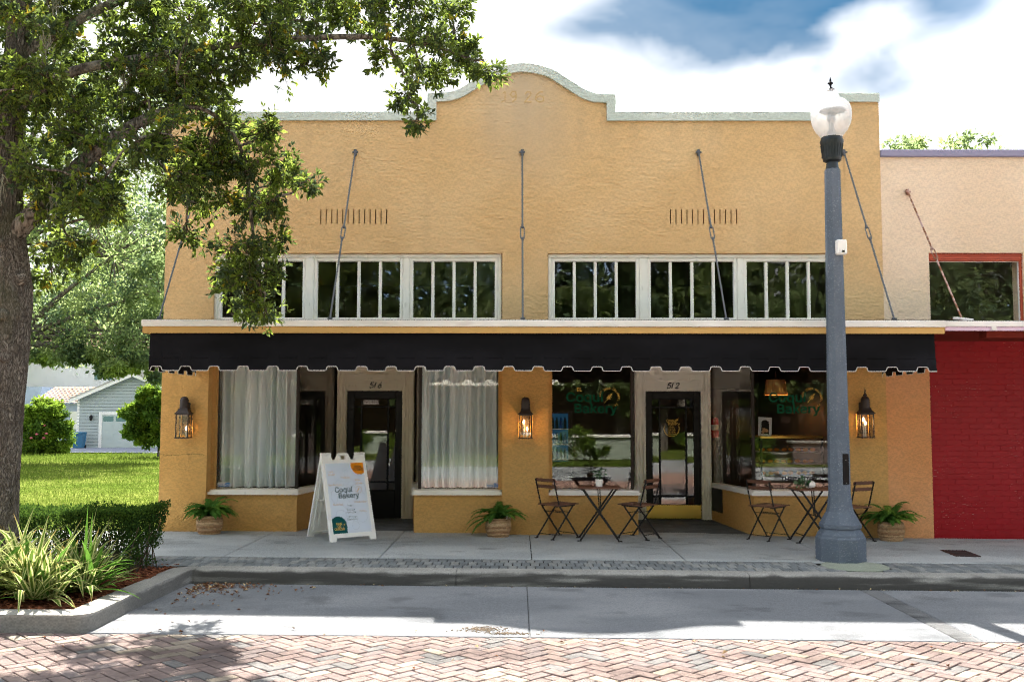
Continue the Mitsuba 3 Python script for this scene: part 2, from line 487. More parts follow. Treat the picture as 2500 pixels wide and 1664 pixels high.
mat_leaf('mat_hedge_a', (0.035, 0.075, 0.018), 0.7, 0.35)
mat_leaf('mat_hedge_b', (0.07, 0.13, 0.022), 0.9, 0.35)
mat_leaf('mat_fern', (0.095, 0.22, 0.04), 1.0, 0.45)
mat_leaf('mat_fern_light', (0.20, 0.36, 0.06), 1.1, 0.45)
mat_leaf('mat_pot_leaf', (0.055, 0.14, 0.055), 0.6, 0.4)
mat_leaf('mat_pot_leaf_pale', (0.20, 0.30, 0.18), 0.6, 0.4)


def flax_colour(p, n, uv):
    u = dr.abs(uv.x - 0.5) * 2
    c = mix((0.10, 0.17, 0.03), (0.52, 0.53, 0.24), smoothstep(0.40, 0.62, u + 0.25 * (noise(uv.x * 9, uv.y * 3, p.x * 4) - 0.5)))
    dry = smoothstep(0.80, 1.0, uv.y) * smoothstep(0.45, 0.6, noise(p.x * 6, p.y * 6, p.z * 2))
    return mix(c, (0.38, 0.24, 0.08), dry)


mat_leaf('mat_flax', mikit.proc(flax_colour), 0.8, 0.4)
mat_leaf('mat_flax_green', (0.09, 0.20, 0.03), 0.9, 0.4)


def rope(p, n, uv):
    k = dr.floor(p.z * 55.6 + 0.5 * noise(p.x * 9, p.y * 9, 0.0))
    c = mix((0.27, 0.13, 0.06), (0.60, 0.44, 0.27), 0.25 + 0.75 * cell_rand(k, 3.0))
    return c * (0.8 + 0.4 * noise(p.x * 60, p.y * 60, k * 1.7))


mat_diffuse('mat_rope', mikit.proc(rope))
mat_diffuse('mat_rope_pale', (0.62, 0.55, 0.44))
mat_diffuse('mat_soil', (0.03, 0.02, 0.015))


def wood_colour(p, n, uv):
    w = fbm(p.x * 9, p.y * 9, p.z * 60, 3)
    return mix((0.075, 0.032, 0.020), (0.19, 0.085, 0.05), w)


mat_gloss('mat_wood', mikit.proc(wood_colour), 0.5)


def granite(p, n, uv):
    s = noise(p.x * 150, p.y * 150, p.z * 150)
    c = mix((0.090, 0.114, 0.146), (0.155, 0.183, 0.225), fbm(p.x * 6, p.y * 6, p.z * 2, 3))
    return mix(c, (0.50, 0.52, 0.54), smoothstep(0.80, 0.95, s)) * (0.85 + 0.3 * noise(p.x * 70, p.y * 70, p.z * 70))


mat_diffuse('mat_granite', mikit.proc(granite), grit, 0.7, 3e-3)
mat_gloss('mat_capital', (0.018, 0.024, 0.028), 0.4, 0.3)
scene['mat_globe'] = {'type': 'principledthin', 'base_color': rgb((0.90, 0.91, 0.92)), 'roughness': 0.12, 'diff_trans': 0.9, 'spec_trans': 0.6, 'eta': 1.45}
mat_gloss('mat_reflector', (0.42, 0.42, 0.40), 0.3, 0.6)


def red_paint(p, n, uv):
    c = mix((0.265, 0.002, 0.006), (0.305, 0.004, 0.010), fbm(p.x * 6, p.y * 6, p.z * 6, 3))
    chip = smoothstep(0.88, 0.91, noise(p.x * 46, p.y * 46, p.z * 80)) * smoothstep(0.55, 0.65, fbm(p.x * 3, 1.0, p.z * 3, 2))
    return mix(c, (0.45, 0.25, 0.22), chip * 0.6)


mat_gloss('mat_red_paint', mikit.proc(red_paint), 0.5, spec=0.3)
mat_diffuse('mat_red_joint', (0.16, 0.006, 0.010))
mat_gloss('mat_red_frame', (0.42, 0.07, 0.03), 0.5)
mat_diffuse('mat_soffit_red', (0.17, 0.03, 0.022))
mat_diffuse('mat_lavender', (0.29, 0.28, 0.40), grit)
mat_gloss('mat_pink_fascia', mikit.proc(white_paint), 0.5)
mat_gloss('mat_lilac', (0.62, 0.47, 0.60), 0.5)
mat_gloss('mat_siding', (0.36, 0.41, 0.40), 0.5)
mat_diffuse('mat_siding_gap', (0.21, 0.245, 0.245))
mat_gloss('mat_garage_door', (0.44, 0.50, 0.47), 0.5)
mat_gloss('mat_house_trim', (0.80, 0.79, 0.74), 0.5)
mat_diffuse('mat_shingle', (0.42, 0.40, 0.37))
mat_gloss('mat_bin_blue', (0.025, 0.13, 0.24), 0.4)
mat_diffuse('mat_white_wall', (0.80, 0.80, 0.80))
mat_diffuse('mat_blue_wall', (0.40, 0.47, 0.58))
mat_diffuse('mat_tile', (0.52, 0.33, 0.25))
mat_diffuse('mat_driveway', (0.26, 0.28, 0.34))
mat_gloss('mat_teal_window', (0.10, 0.20, 0.19), 0.2)
mat_gloss('mat_bronze', (0.040, 0.030, 0.028), 0.5, 0.3)
mat_diffuse('mat_algae', concrete((0.24, 0.28, 0.22), (0.30, 0.33, 0.27)))
mat_diffuse('mat_roof', (0.12, 0.12, 0.12))
mat_diffuse('mat_earth', (0.20, 0.19, 0.11))
mat_diffuse('mat_stone_green', (0.34, 0.40, 0.33), lambda p, n, uv: 0.03 * fbm(p.x * 6, p.y * 6, p.z * 9, 3), 1.0, 6e-3)
mat_diffuse('mat_brown_siding', (0.10, 0.065, 0.05))
mat_diffuse('mat_shade', mikit.proc(lambda p, n, uv: mix((0.42, 0.17, 0.06), (0.60, 0.27, 0.10), noise(p.x * 60, p.y * 60, p.z * 4))))


# ------------------------------------------------------------------ lettering
def words(s, h, bold=True, depth=0.0015, shear=0.0, squeeze=1.0):
    m = meshkit.text_mesh(s, h, depth, bold)
    v = np.array(m.vertices)
    v[:, 0] = v[:, 0] * squeeze + shear * v[:, 1]
    return trimesh.Trimesh(v, m.faces, process=False)


def on_wall(m, x, y, z, centre=False):
    """Lettering onto an upright plane that faces the street."""
    v = np.array(m.vertices)
    if centre:
        v[:, 0] -= (v[:, 0].min() + v[:, 0].max()) / 2
    return trimesh.Trimesh(np.stack([v[:, 0] + x, y - v[:, 2], v[:, 1] + z], 1), m.faces, process=False)


def cat(ms):
    return trimesh.util.concatenate(ms)


def stroke_shape(lines, w):
    return unary_union([LineString(l).buffer(w / 2, quad_segs=3) for l in lines])

# ------------------------------------------------------------------ the setting: ground, road, kerb, pavement
def lawn_z(x, y):
    t = np.clip((y - 4) / 42, 0, 1)
    return -0.03 - 0.40 * t * t * (3 - 2 * t) + 0.05 * (meshkit.fbm(np.stack([x * 0.12, y * 0.12, x * 0], -1), 3, 2) - 0.5)


thing('ground', 'flat dry ground reaching out to the horizon', kind='structure')
put('ground', None, MB().sheet(-900, 900, -900, 900, -0.62), 'mat_earth')
thing('lawn', 'sunlit green lawn beside and behind the bakery', kind='structure')
put('lawn', None, MB().sheet(-70, 60, 0.02, 110, lawn_z, 130, 110), 'mat_lawn')
rng = np.random.default_rng(3)
n = 52000
gy = 3.5 + 38 * rng.random(n) ** 1.5
gx = -5.2 - rng.random(n) * (3 + (gy + 14) * 0.50)
keep = ~((gy > 36.5) & (gx < -15))
gx, gy = gx[keep], gy[keep]
n = len(gx)
a = rng.random(n) * 2 * PI
h = rng.uniform(0.05, 0.12, n) * (1 + gy / 60)
w = 0.004 + gy * 0.00040
lean = rng.uniform(-0.06, 0.06, (n, 2))
base = np.stack([gx, gy, lawn_z(gx, gy) - 0.005], -1)
dx = np.stack([np.cos(a) * w, np.sin(a) * w, a * 0], -1)
tip = base + np.concatenate([lean, h[:, None]], 1)
gv = np.stack([base - dx, base + dx, tip], 1).reshape(-1, 3)
thing('grass', 'short grass blades growing over the lawn beside the bakery', 'grass', kind='stuff')
put('grass', None, MB().add(gv, np.arange(3 * n).reshape(-1, 3)), 'mat_grass')

# brick street: herringbone laid at 45 degrees
thing('brick_road', 'brick paved street laid in a herringbone pattern', kind='structure')
mb = MB().sheet(-40, 40, -8.7, -5.76, -0.185, 1, 1)
put('brick_road', 'sand_bed', mb, 'mat_sand', grade=True)
put('brick_road', 'far_paving', MB().sheet(-60, 60, -13.6, -8.7, -0.14, 1, 1), 'mat_road_far', grade=True)
put('brick_road', 'far_paving', MB().sheet(-60, -6.6, -8.7, -5.76, -0.14, 1, 1), 'mat_road_far', grade=True)
put('brick_road', 'far_paving', MB().sheet(7.4, 60, -8.7, -5.76, -0.14, 1, 1), 'mat_road_far', grade=True)
BL, BW = 0.216, 0.108
region = sbox(-6.6, -8.7, 7.4, -5.765)
c45 = math.sqrt(0.5)
spots = []
for i in range(-110, 110):
    for j in range(-110, 110):
        if (i - j) % 4 == 0:
            u, v, hor = i * BW, j * BW, True
        elif (i - j) % 4 == 3:
            u, v, hor = i * BW, j * BW, False
        else:
            continue
        cu, cv = (u + BL / 2, v + BW / 2) if hor else (u + BW / 2, v + BL / 2)
        x, y = (cu - cv) * c45 + 0.4, (cu + cv) * c45 - 7.2
        if -6.7 < x < 7.5 and -8.8 < y < -5.7:
            spots.append((x, y, PI / 4 if hor else 3 * PI / 4))
g = 0.0060
protos = {}
R_in = sbox(-6.6 + 0.16, -8.7 + 0.16, 7.4 - 0.16, -5.765 - 0.16)
rngb = np.random.default_rng(21)
whole, rest = [], [MB() for _ in BRICKS]
for (x, y, a) in spots:
    k = int(rngb.choice(len(BRICKS), p=[0.22, 0.20, 0.14, 0.13, 0.11, 0.10, 0.10]))
    dz = rngb.normal(0, 0.0016)
    if R_in.contains(Point(x, y)):
        vis = abs(x) < 0.5145 * (y + 14) + 0.25 and -7.25 < y
        whole.append((math.hypot(x, y + 14) + (0 if vis else 100), x, y, a + rngb.normal(0, 0.006), k, dz))
    else:
        r = affinity.translate(affinity.rotate(sbox(-BL / 2 + g, -BW / 2 + g, BL / 2 - g, BW / 2 - g), a, (0, 0), use_radians=True), x, y).intersection(region)
        if r.area > 4e-4:
            rest[k].slab(r, -0.20, -0.140 + dz)
whole.sort()
for k in range(len(BRICKS)):
    protos[k] = mikit.ply(MB().obox((0, 0, -0.03), (BL / 2 - g, BW / 2 - g, 0.03), None, 0.004).mesh(), f'mat_brick_{k}')
for q, (_, x, y, a, k, dz) in enumerate(whole):
    if q < 300:
        scene[numbered('brick_road__brick')] = {**protos[k], 'to_world': T().translate([x, y, -0.140 + gz(x) + dz]).rotate([0, 0, 1], math.degrees(a))}
    else:
        rest[k].obox((x, y, -0.03 - 0.140 + dz), (BL / 2 - g, BW / 2 - g, 0.03), rotz(a), 0.004)
for k, m in enumerate(rest):
    put(f'brick_road__brick_field__{k:03d}', None, m.mesh(True), f'mat_brick_{k}')
labels['brick_road__brick_field'] = {'kind': 'stuff'}

# concrete parking lane along the kerb
thing('parking_lane', 'grey concrete parking lane between kerb and brick street', kind='structure')
put('parking_lane', 'lane_bed', MB().sheet(-3.55, 40, -5.76, -3.2, -0.155), 'mat_strip', grade=True)
for (x0, x1, y0, y1, m) in [(-3.52, 0.10, -5.745, -3.37, 'mat_parking'), (0.106, 3.60, -5.745, -3.37, 'mat_parking'), (3.606, 3.79, -5.745, -3.37, 'mat_strip'), (3.796, 40, -5.745, -3.37, 'mat_parking')]:
    put('parking_lane', 'slab', MB().box(x0, x1, y0, y1, -0.30, -0.139, 0.008).mesh(True), m)

# kerb along the pavement and round the planting bed
KP = [(-0.15, -0.30), (-0.15, -0.13), (-0.142, -0.045), (-0.128, -0.012), (-0.10, 0.004), (-0.02, 0.006), (0.13, 0.004), (0.13, -0.30)]
KP = [(-a, b) for a, b in KP]
thing('kerb', 'rounded concrete kerb with dark stains edging pavement and planting bed', kind='structure')


def kerb_piece(path):
    p = np.array(path, float)[::-1]
    m = MB().sweep(p, [(-b if False else b, z) for b, z in KP])
    mm = m.mesh(False)
    v = np.array(mm.vertices)
    v[:, 2] += gz(v[:, 0]) + 0.006 * (meshkit.fbm(v * 4.0, 3, 4) - 0.5)
    v[:, 1] += 0.006 * (meshkit.fbm(v * 3.0 + 5, 3, 6) - 0.5)
    put('kerb', 'kerb_section', trimesh.Trimesh(v, mm.faces, process=False), 'mat_kerb', 40)


def pts(a, b, k):
    return [tuple(np.array(a) * (1 - t) + np.array(b) * t) for t in np.linspace(0, 1, k)]


KY = -3.21
kerb_piece(pts((-3.41, KY), (-0.648, KY), 30))
kerb_piece(pts((-0.642, KY), (2.447, KY), 36))
kerb_piece(pts((2.453, KY), (5.60, KY), 36))
kerb_piece(pts((5.606, KY), (12, KY), 40))
arc = [(-3.42 - 0.16 * math.sin(t), KY - 0.16 + 0.16 * math.cos(t)) for t in np.linspace(0, PI / 2, 12)]
kerb_piece((pts((-3.63, -4.86), (-3.58, -3.40), 18)[:-1] + arc[::-1])[::-1])
arc2 = [(-3.665 + 0.04 * math.cos(t), -5.59 + 0.04 * math.sin(t)) for t in np.linspace(-PI / 2, 0, 6)]
kerb_piece((pts((-12, -5.63), (-3.665, -5.63), 60)[:-1] + arc2 + pts((-3.625, -5.54), (-3.63, -4.866), 10)[1:])[::-1])

# the pavement
thing('sidewalk', 'grey concrete sidewalk with a paver strip along the kerb', kind='structure')
put('sidewalk', 'mortar_bed', MB().box(-12, 40, -3.12, 0.0, -0.35, -0.022).box(-4.9, 40, 0.0, 2.2, -0.35, -0.022).mesh(True), 'mat_joint')
xs = [-8.74, -6.96, -5.18, -3.40, -1.60, 0.17, 1.95, 3.73, 5.51, 7.3, 9.1, 11, 25]
for a, b in zip(xs[:-1], xs[1:]):
    put('sidewalk', 'slab', MB().box(a + 0.005, b - 0.005, -2.335, 0.42 if b > -4.5 else 0.0, -0.20, 0.0, 0.006).mesh(True), 'mat_sidewalk')
rngp = np.random.default_rng(8)
pav = [mikit.ply(MB().obox((0, 0, -0.03), (0.0448, 0.1145, 0.03), None, 0.004).mesh(), f'mat_paver_{k}') for k in range(3)]
pr = [MB() for _ in range(3)]
cells = []
for r in range(3):
    for q in range(-24, 150):
        x = -3.75 + q * 0.1 + (0.05 if r % 2 else 0)
        cells.append((x, -2.345 - 0.119 - r * 0.2375))
cells = [c for c in cells if math.hypot(c[0] - 3.80, c[1] + 2.62) > 0.39]
order = sorted(cells, key=lambda c: (abs(c[0]) > 0.53 * (c[1] + 14), math.hypot(c[0], c[1] + 14)))
for q, (x, y) in enumerate(order):
    k = int(rngp.integers(0, 3))
    dz = rngp.normal(0, 0.0015)
    if q < 300:
        scene[numbered('sidewalk__paver')] = {**pav[k], 'to_world': T().translate([x, y, gz(x) - 0.003 + dz])}
    else:
        pr[k].obox((x, y, -0.033 + dz), (0.0448, 0.1145, 0.03), None, 0.004)
for k in range(3):
    put(f'sidewalk__paver_strip__{k:03d}', None, pr[k].mesh(True), f'mat_paver_{k}')
labels['sidewalk__paver_strip'] = {'kind': 'stuff'}
t = thing('utility_cover', 'round greenish concrete cover set in pavers at foot of street lamp', 'cover')
put(t, None, MB().lathe([(0.001, -0.05), (0.365, -0.05), (0.37, -0.004), (0.36, 0.002), (0.001, 0.003)], (3.80, -2.62, gz(3.8)), 40), 'mat_algae', 30)
t = thing('hatch_cover', 'dark rectangular metal hatch cover set into the sidewalk', 'hatch cover')
mb = MB()
mb.obox((0, 0, 0.0), (0.15, 0.27, 0.006), rotz(-0.08), 0.003)
put(t, 'plate', mb.mesh(at=(5.47, -1.53, gz(5.47) + 0.004)), 'mat_bronze')
mb = MB()
for q in range(7):
    mb.obox((0, -0.21 + q * 0.07, 0.008), (0.125, 0.012, 0.003), None, 0.002)
put(t, 'rib', mb.mesh(R=rotz(-0.08), at=(5.47, -1.53, gz(5.47) + 0.004)), 'mat_bronze', kind='stuff')

# the planting bed
thing('mulch', 'red brown bark mulch filling the planting bed', kind='structure')
put('mulch', None, MB().sheet(-12, -3.66, -5.60, -2.93, lambda x, y: -0.015 + 0.07 * meshkit.fbm(np.stack([x * 1.6, y * 1.6, x * 0], -1), 3, 9), 90, 40), 'mat_mulch')
rngm = np.random.default_rng(31)
for nm, mt, cnt, s in (('a', 'mat_mulch_chip', 1500, 0.03), ('b', 'mat_mulch_chip_dark', 1500, 0.03)):
    mb = MB()
    for _ in range(cnt):
        x, y = rngm.uniform(-6.4, -3.72), rngm.uniform(-5.52, -2.96)
        e = rngm.uniform(0.4, 1.2)
        A = trimesh.transformations.euler_matrix(*rngm.uniform(-0.5, 0.5, 2), rngm.uniform(0, 2 * PI))[:3, :3]
        z = 0.02 + 0.07 * meshkit.fbm(np.array([[x * 1.6, y * 1.6, 0]]), 3, 9)[0] - 0.025
        mb.obox((x, y, z), (s * e, 0.009, 0.003), A)
    if nm == 'a':
        thing('mulch_chips', 'loose bark chips strewn over the planting bed', 'mulch', kind='stuff')
    put(f'mulch_chips__{1 if nm == "a" else 2:03d}', None, mb, mt)

# fallen leaves
mbs = [MB(), MB()]
rngl = np.random.default_rng(77)


def dry_leaf(mb, x, y, z, s):
    a = rngl.uniform(0, 2 * PI)
    d, w = np.array([math.cos(a), math.sin(a), rngl.uniform(-0.1, 0.5)]), np.array([-math.sin(a), math.cos(a), 0])
    p = np.array([x, y, z])
    c = rngl.uniform(0.1, 0.5)
    mb.add([p, p + d * s * 0.5 + w * s * 0.28 + [0, 0, s * c], p + d * s, p + d * s * 0.5 - w * s * 0.28 + [0, 0, s * c * 0.6]], [[0, 1, 2], [0, 2, 3]])


for _ in range(330):
    u = rngl.random()
    x = -3.32 + abs(rngl.normal(0, 0.42))
    y = -3.42 - abs(rngl.normal(0, 0.30 if u < 0.75 else 0.9))
    if x > -3.45 and y > -5.7:
        dry_leaf(mbs[int(rngl.random() < 0.2)], x, y, -0.134 + gz(x), rngl.uniform(0.02, 0.055))
for _ in range(70):
    x, y = rngl.uniform(-3.3, 8), -3.385 - abs(rngl.normal(0, 0.03))
    dry_leaf(mbs[int(rngl.random() < 0.4)], x, y, -0.134 + gz(x), rngl.uniform(0.015, 0.04))
for _ in range(46):
    x, y = rngl.uniform(-4.6, 4.6), rngl.uniform(-7.2, -5.5)
    if not (x < -3.4 and y > -5.85):
        dry_leaf(mbs[int(rngl.random() < 0.35)], x, y, -0.134 + gz(x), rngl.uniform(0.02, 0.055))
thing('leaf_litter', 'dry brown leaves fallen along the kerb and street', 'leaves', kind='stuff')
put('leaf_litter__001', None, mbs[0], 'mat_dry_leaf')
put('leaf_litter__002', None, mbs[1], 'mat_dry_leaf_light')

rg = np.random.default_rng(55)
mb = MB()
ico = trimesh.creation.icosphere(0, 1.0)
for _ in range(420):
    u = rg.random()
    x, y = (rg.normal(-0.30, 0.10), rg.normal(-5.48, 0.06)) if u < 0.7 else (rg.normal(-0.06, 0.07), rg.normal(-5.62, 0.025))
    mb.add(ico.vertices * rg.uniform(0.003, 0.009) * [1, 1, 0.6] + [x, min(y, -5.36), -0.136 + gz(x)], ico.faces)
thing('gravel', 'small spill of brown grit on the parking lane by the brick edge', 'gravel', kind='stuff')
put('gravel', None, mb, 'mat_grit')

# ------------------------------------------------------------------ the bakery building
B = thing('bakery_building', 'tan stucco shop building with curved gable and mint coping', 'building')
X0, X1, MID = -5.01, 5.17, 0.107
gable_o = [(-1.28, 6.24), (-1.02, 6.25), (-0.85, 6.30), (-0.70, 6.39), (-0.52, 6.50), (-0.34, 6.585), (-0.16, 6.65), (0.06, 6.68), (0.28, 6.655), (0.47, 6.60), (0.65, 6.49), (0.82, 6.38), (0.98, 6.28), (1.13, 6.235), (1.39, 6.225)]


def smooth_line(p, k=4):
    p = np.array(p)
    from scipy.interpolate import PchipInterpolator
    f = PchipInterpolator(p[:, 0], p[:, 1])
    x = np.linspace(p[0, 0], p[-1, 0], k * len(p))
    return list(zip(x, f(x)))


outer = [(X0, 6.24), (X0 + 0.60, 6.24), (X0 + 0.60, 5.97), (-1.28, 5.97)] + smooth_line(gable_o) + [(1.39, 5.965), (X1 - 0.60, 5.965), (X1 - 0.60, 6.24), (X1, 6.24)]
front = Polygon([(X0, -0.25)] + outer + [(X1, -0.25)])
WB = 2.955
bank_r = sbox(0.43, WB, 4.53, 3.945)
bank_l = sbox(2 * MID - 4.53, WB, 2 * MID - 0.43, 3.945)
shop_l = sbox(-4.35, -0.25, -0.215, 2.76)
shop_r = sbox(0.44, -0.25, 4.56, 2.76)
slots = []
for x0 in (-2.805, 2.175):
    for q in range(13):
        x = x0 + q * 0.0782
        slots.append(sbox(x - 0.008, 4.365, x + 0.008, 4.575))
wall = front.difference(unary_union([bank_r, bank_l, shop_l, shop_r] + slots))
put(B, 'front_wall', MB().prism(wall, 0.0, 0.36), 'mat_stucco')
for x0 in (-2.805, 2.175):
    k = put(B, 'vent', MB().box(x0 - 0.05, x0 + 1.0, 0.07, 0.09, 4.33, 4.60), 'mat_dark_hole')
mb = MB().box(X0, X0 + 0.3, 0.36, 9.3, -0.3, 5.80).box(X1 - 0.3, X1, 0.36, 9.3, -0.3, 5.80).box(X0 + 0.3, X1 - 0.3, 9.0, 9.3, -0.3, 5.8)
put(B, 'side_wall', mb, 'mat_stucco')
put(B, 'roof', MB().box(X0 + 0.3, X1 - 0.3, 0.36, 9.0, 5.2, 5.4), 'mat_roof')
# coping: a rough band that follows the parapet
inner_line = LineString(outer)
band = front.intersection(inner_line.buffer(0.115, cap_style=2, join_style=2))
band = band.difference(sbox(X0 - 1, -1, X1 + 1, 5.85))
cp = MB().prism(band, -0.035, 0.0)
cp = cp.mesh()
ext = [(x, z) for x, z in outer]
m2 = MB()
top = np.array(ext)
seg = []
for a, b in zip(top[:-1], top[1:]):
    L = max(1, int(np.hypot(*(np.array(b) - a)) / 0.05))
    seg += [tuple(a + (b - a) * q / L) for q in range(L)]
seg.append(tuple(top[-1]))
seg = np.array(seg)
jit = meshkit.fbm(np.stack([seg[:, 0] * 5, seg[:, 1] * 5, seg[:, 0] * 0], -1), 4, 4) - 0.5
ys = np.array([-0.045, -0.03, 0.10, 0.25, 0.385])
tt = np.gradient(seg, axis=0)
tt /= np.linalg.norm(tt, axis=1, keepdims=True) + 1e-9
nn = np.stack([-tt[:, 1], tt[:, 0]], 1)
rows = []
for k, y in enumerate(ys):
    off = (0.0 if k in (0, 4) else 0.012) + 0.02 * (meshkit.fbm(np.stack([seg[:, 0] * 7 + k, seg[:, 1] * 7, seg[:, 0] * 0 + k], -1), 3, 5) - 0.5)
    q = seg + nn * off[:, None]
    rows.append(np.stack([q[:, 0], np.full(len(seg), y), q[:, 1]], -1))
V = np.stack(rows, 1).reshape(-1, 3)
i, j = np.meshgrid(np.arange(len(seg) - 1), np.arange(len(ys) - 1), indexing='ij')
w = len(ys)
m2.add(V, np.stack([i * w + j, (i + 1) * w + j, (i + 1) * w + j + 1, i * w + j + 1], -1).reshape(-1, 4))
# the front face of the band, its lower edge uneven
low = []
for (x, z), nv, jv in zip(seg, nn, jit):
    low.append((x, z))
fr = MB().prism(band.buffer(0.0), -0.043, -0.004)
m2.tm(fr.mesh())
put(B, 'coping', m2, 'mat_coping', label='rough mint green coping along the parapet')
# the year, scratched into the gable
yr = stroke_shape([[(0, 0.0), (0.05, 0.03), (0.05, 0.15), (0.02, 0.13)], [(0.21, 0.10), (0.16, 0.07), (0.12, 0.11), (0.15, 0.155), (0.20, 0.15), (0.21, 0.10), (0.20, 0.04), (0.15, 0.0)],
                   [(0.34, 0.12), (0.37, 0.155), (0.41, 0.145), (0.42, 0.11), (0.33, 0.0), (0.43, 0.0)], [(0.59, 0.15), (0.54, 0.145), (0.49, 0.09), (0.49, 0.03), (0.54, 0.0), (0.60, 0.02), (0.60, 0.07), (0.55, 0.09), (0.49, 0.06)]], 0.014)
put(B, 'date_lettering', MB().prism(affinity.translate(yr, -0.23, 6.13), -0.004, 0.0), 'mat_groove', label='scratched year 1926 on the gable', kind='stuff')
# floor slab, ceiling, back and party walls inside
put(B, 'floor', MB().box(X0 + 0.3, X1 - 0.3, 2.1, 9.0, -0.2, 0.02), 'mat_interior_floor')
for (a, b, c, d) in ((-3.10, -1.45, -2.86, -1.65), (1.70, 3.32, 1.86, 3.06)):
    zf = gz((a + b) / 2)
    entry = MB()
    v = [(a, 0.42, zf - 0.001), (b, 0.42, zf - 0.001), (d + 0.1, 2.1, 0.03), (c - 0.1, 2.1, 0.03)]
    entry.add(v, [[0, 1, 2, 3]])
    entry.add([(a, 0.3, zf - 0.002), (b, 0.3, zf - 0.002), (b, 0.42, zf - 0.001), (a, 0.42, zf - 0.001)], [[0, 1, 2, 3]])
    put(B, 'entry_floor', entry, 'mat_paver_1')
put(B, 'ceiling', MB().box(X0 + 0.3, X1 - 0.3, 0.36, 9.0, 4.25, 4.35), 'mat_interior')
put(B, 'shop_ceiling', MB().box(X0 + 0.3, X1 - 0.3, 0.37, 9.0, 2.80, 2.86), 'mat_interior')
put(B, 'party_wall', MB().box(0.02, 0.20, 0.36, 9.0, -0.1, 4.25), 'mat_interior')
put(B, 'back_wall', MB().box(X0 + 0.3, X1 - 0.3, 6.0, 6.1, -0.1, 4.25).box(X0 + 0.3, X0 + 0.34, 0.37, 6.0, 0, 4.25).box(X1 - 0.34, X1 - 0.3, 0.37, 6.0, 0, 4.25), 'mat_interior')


# upper windows: two banks of three, four panes each
def upper_window(x0, x1):
    """x0..x1: the outer width of one sash frame; its glass sits 0.1 m back."""
    k = numbered(B + '__window')
    z0, z1 = WB + 0.002, 3.885
    mb = MB()
    y0, y1 = 0.07, 0.16
    mb.box(x0, x0 + 0.045, y0, y1, z0, z1, 0.006).box(x1 - 0.045, x1, y0, y1, z0, z1, 0.006)
    mb.box(x0 + 0.045, x1 - 0.045, y0, y1, z1 - 0.045, z1, 0.006).box(x0 + 0.045, x1 - 0.045, y0, y1, z0, z0 + 0.075, 0.006)
    put(k, None, mb, 'mat_frame')
    gx0, gx1 = x0 + 0.045, x1 - 0.045
    wd = (gx1 - gx0 - 3 * 0.042) / 4
    for q in range(3):
        a = gx0 + wd * (q + 1) + 0.042 * q
        put(k, 'muntin', MB().box(a, a + 0.042, 0.085, 0.15, z0 + 0.075, z1 - 0.045, 0.008), 'mat_frame')
    for q in range(4):
        a = gx0 + (wd + 0.042) * q
        r = np.random.default_rng(int(abs(a) * 1000)).uniform(-0.006, 0.006, 2)
        p = [(a - 0.01, 0.118 + r[0], z0 + 0.06), (a + wd + 0.01, 0.118 - r[0], z0 + 0.06), (a + wd + 0.01, 0.118 - r[0] + r[1], z1 - 0.03), (a - 0.01, 0.118 + r[0] + r[1], z1 - 0.03)]
        put(k, 'pane', MB().add(p, [[0, 1, 2, 3]]), 'mat_pane')


for s in (0, 1):
    ox = 0.435 if s else 2 * MID - 4.53
    fm = MB()
    x1 = ox + 4.09
    fm.box(ox, x1, 0.05, 0.20, 3.885, 3.942, 0.008)
    cuts = [ox + 0.05, ox + 1.30, ox + 1.414, ox + 2.689, ox + 2.78, ox + 4.04]
    fm.box(ox, ox + 0.05, 0.055, 0.20, WB, 3.885, 0.008).box(x1 - 0.05, x1, 0.055, 0.20, WB, 3.885, 0.008)
    fm.box(cuts[1], cuts[2], 0.055, 0.20, WB, 3.885, 0.01).box(cuts[3], cuts[4], 0.055, 0.20, WB, 3.885, 0.01)
    put(B, 'window_casing', fm, 'mat_frame')
    for q in range(3):
        upper_window(cuts[2 * q] + 0.002, cuts[2 * q + 1] - 0.002)


# shop fronts: bulkheads, sills, display windows, doors
def quad_wall(p, q, z0, z1, t, inward):
    """An upright slab along p-q in x, y."""
    p, q = np.array(p), np.array(q)
    return Polygon([p, q, q + np.array(inward) * t, p + np.array(inward) * t]), z0, z1


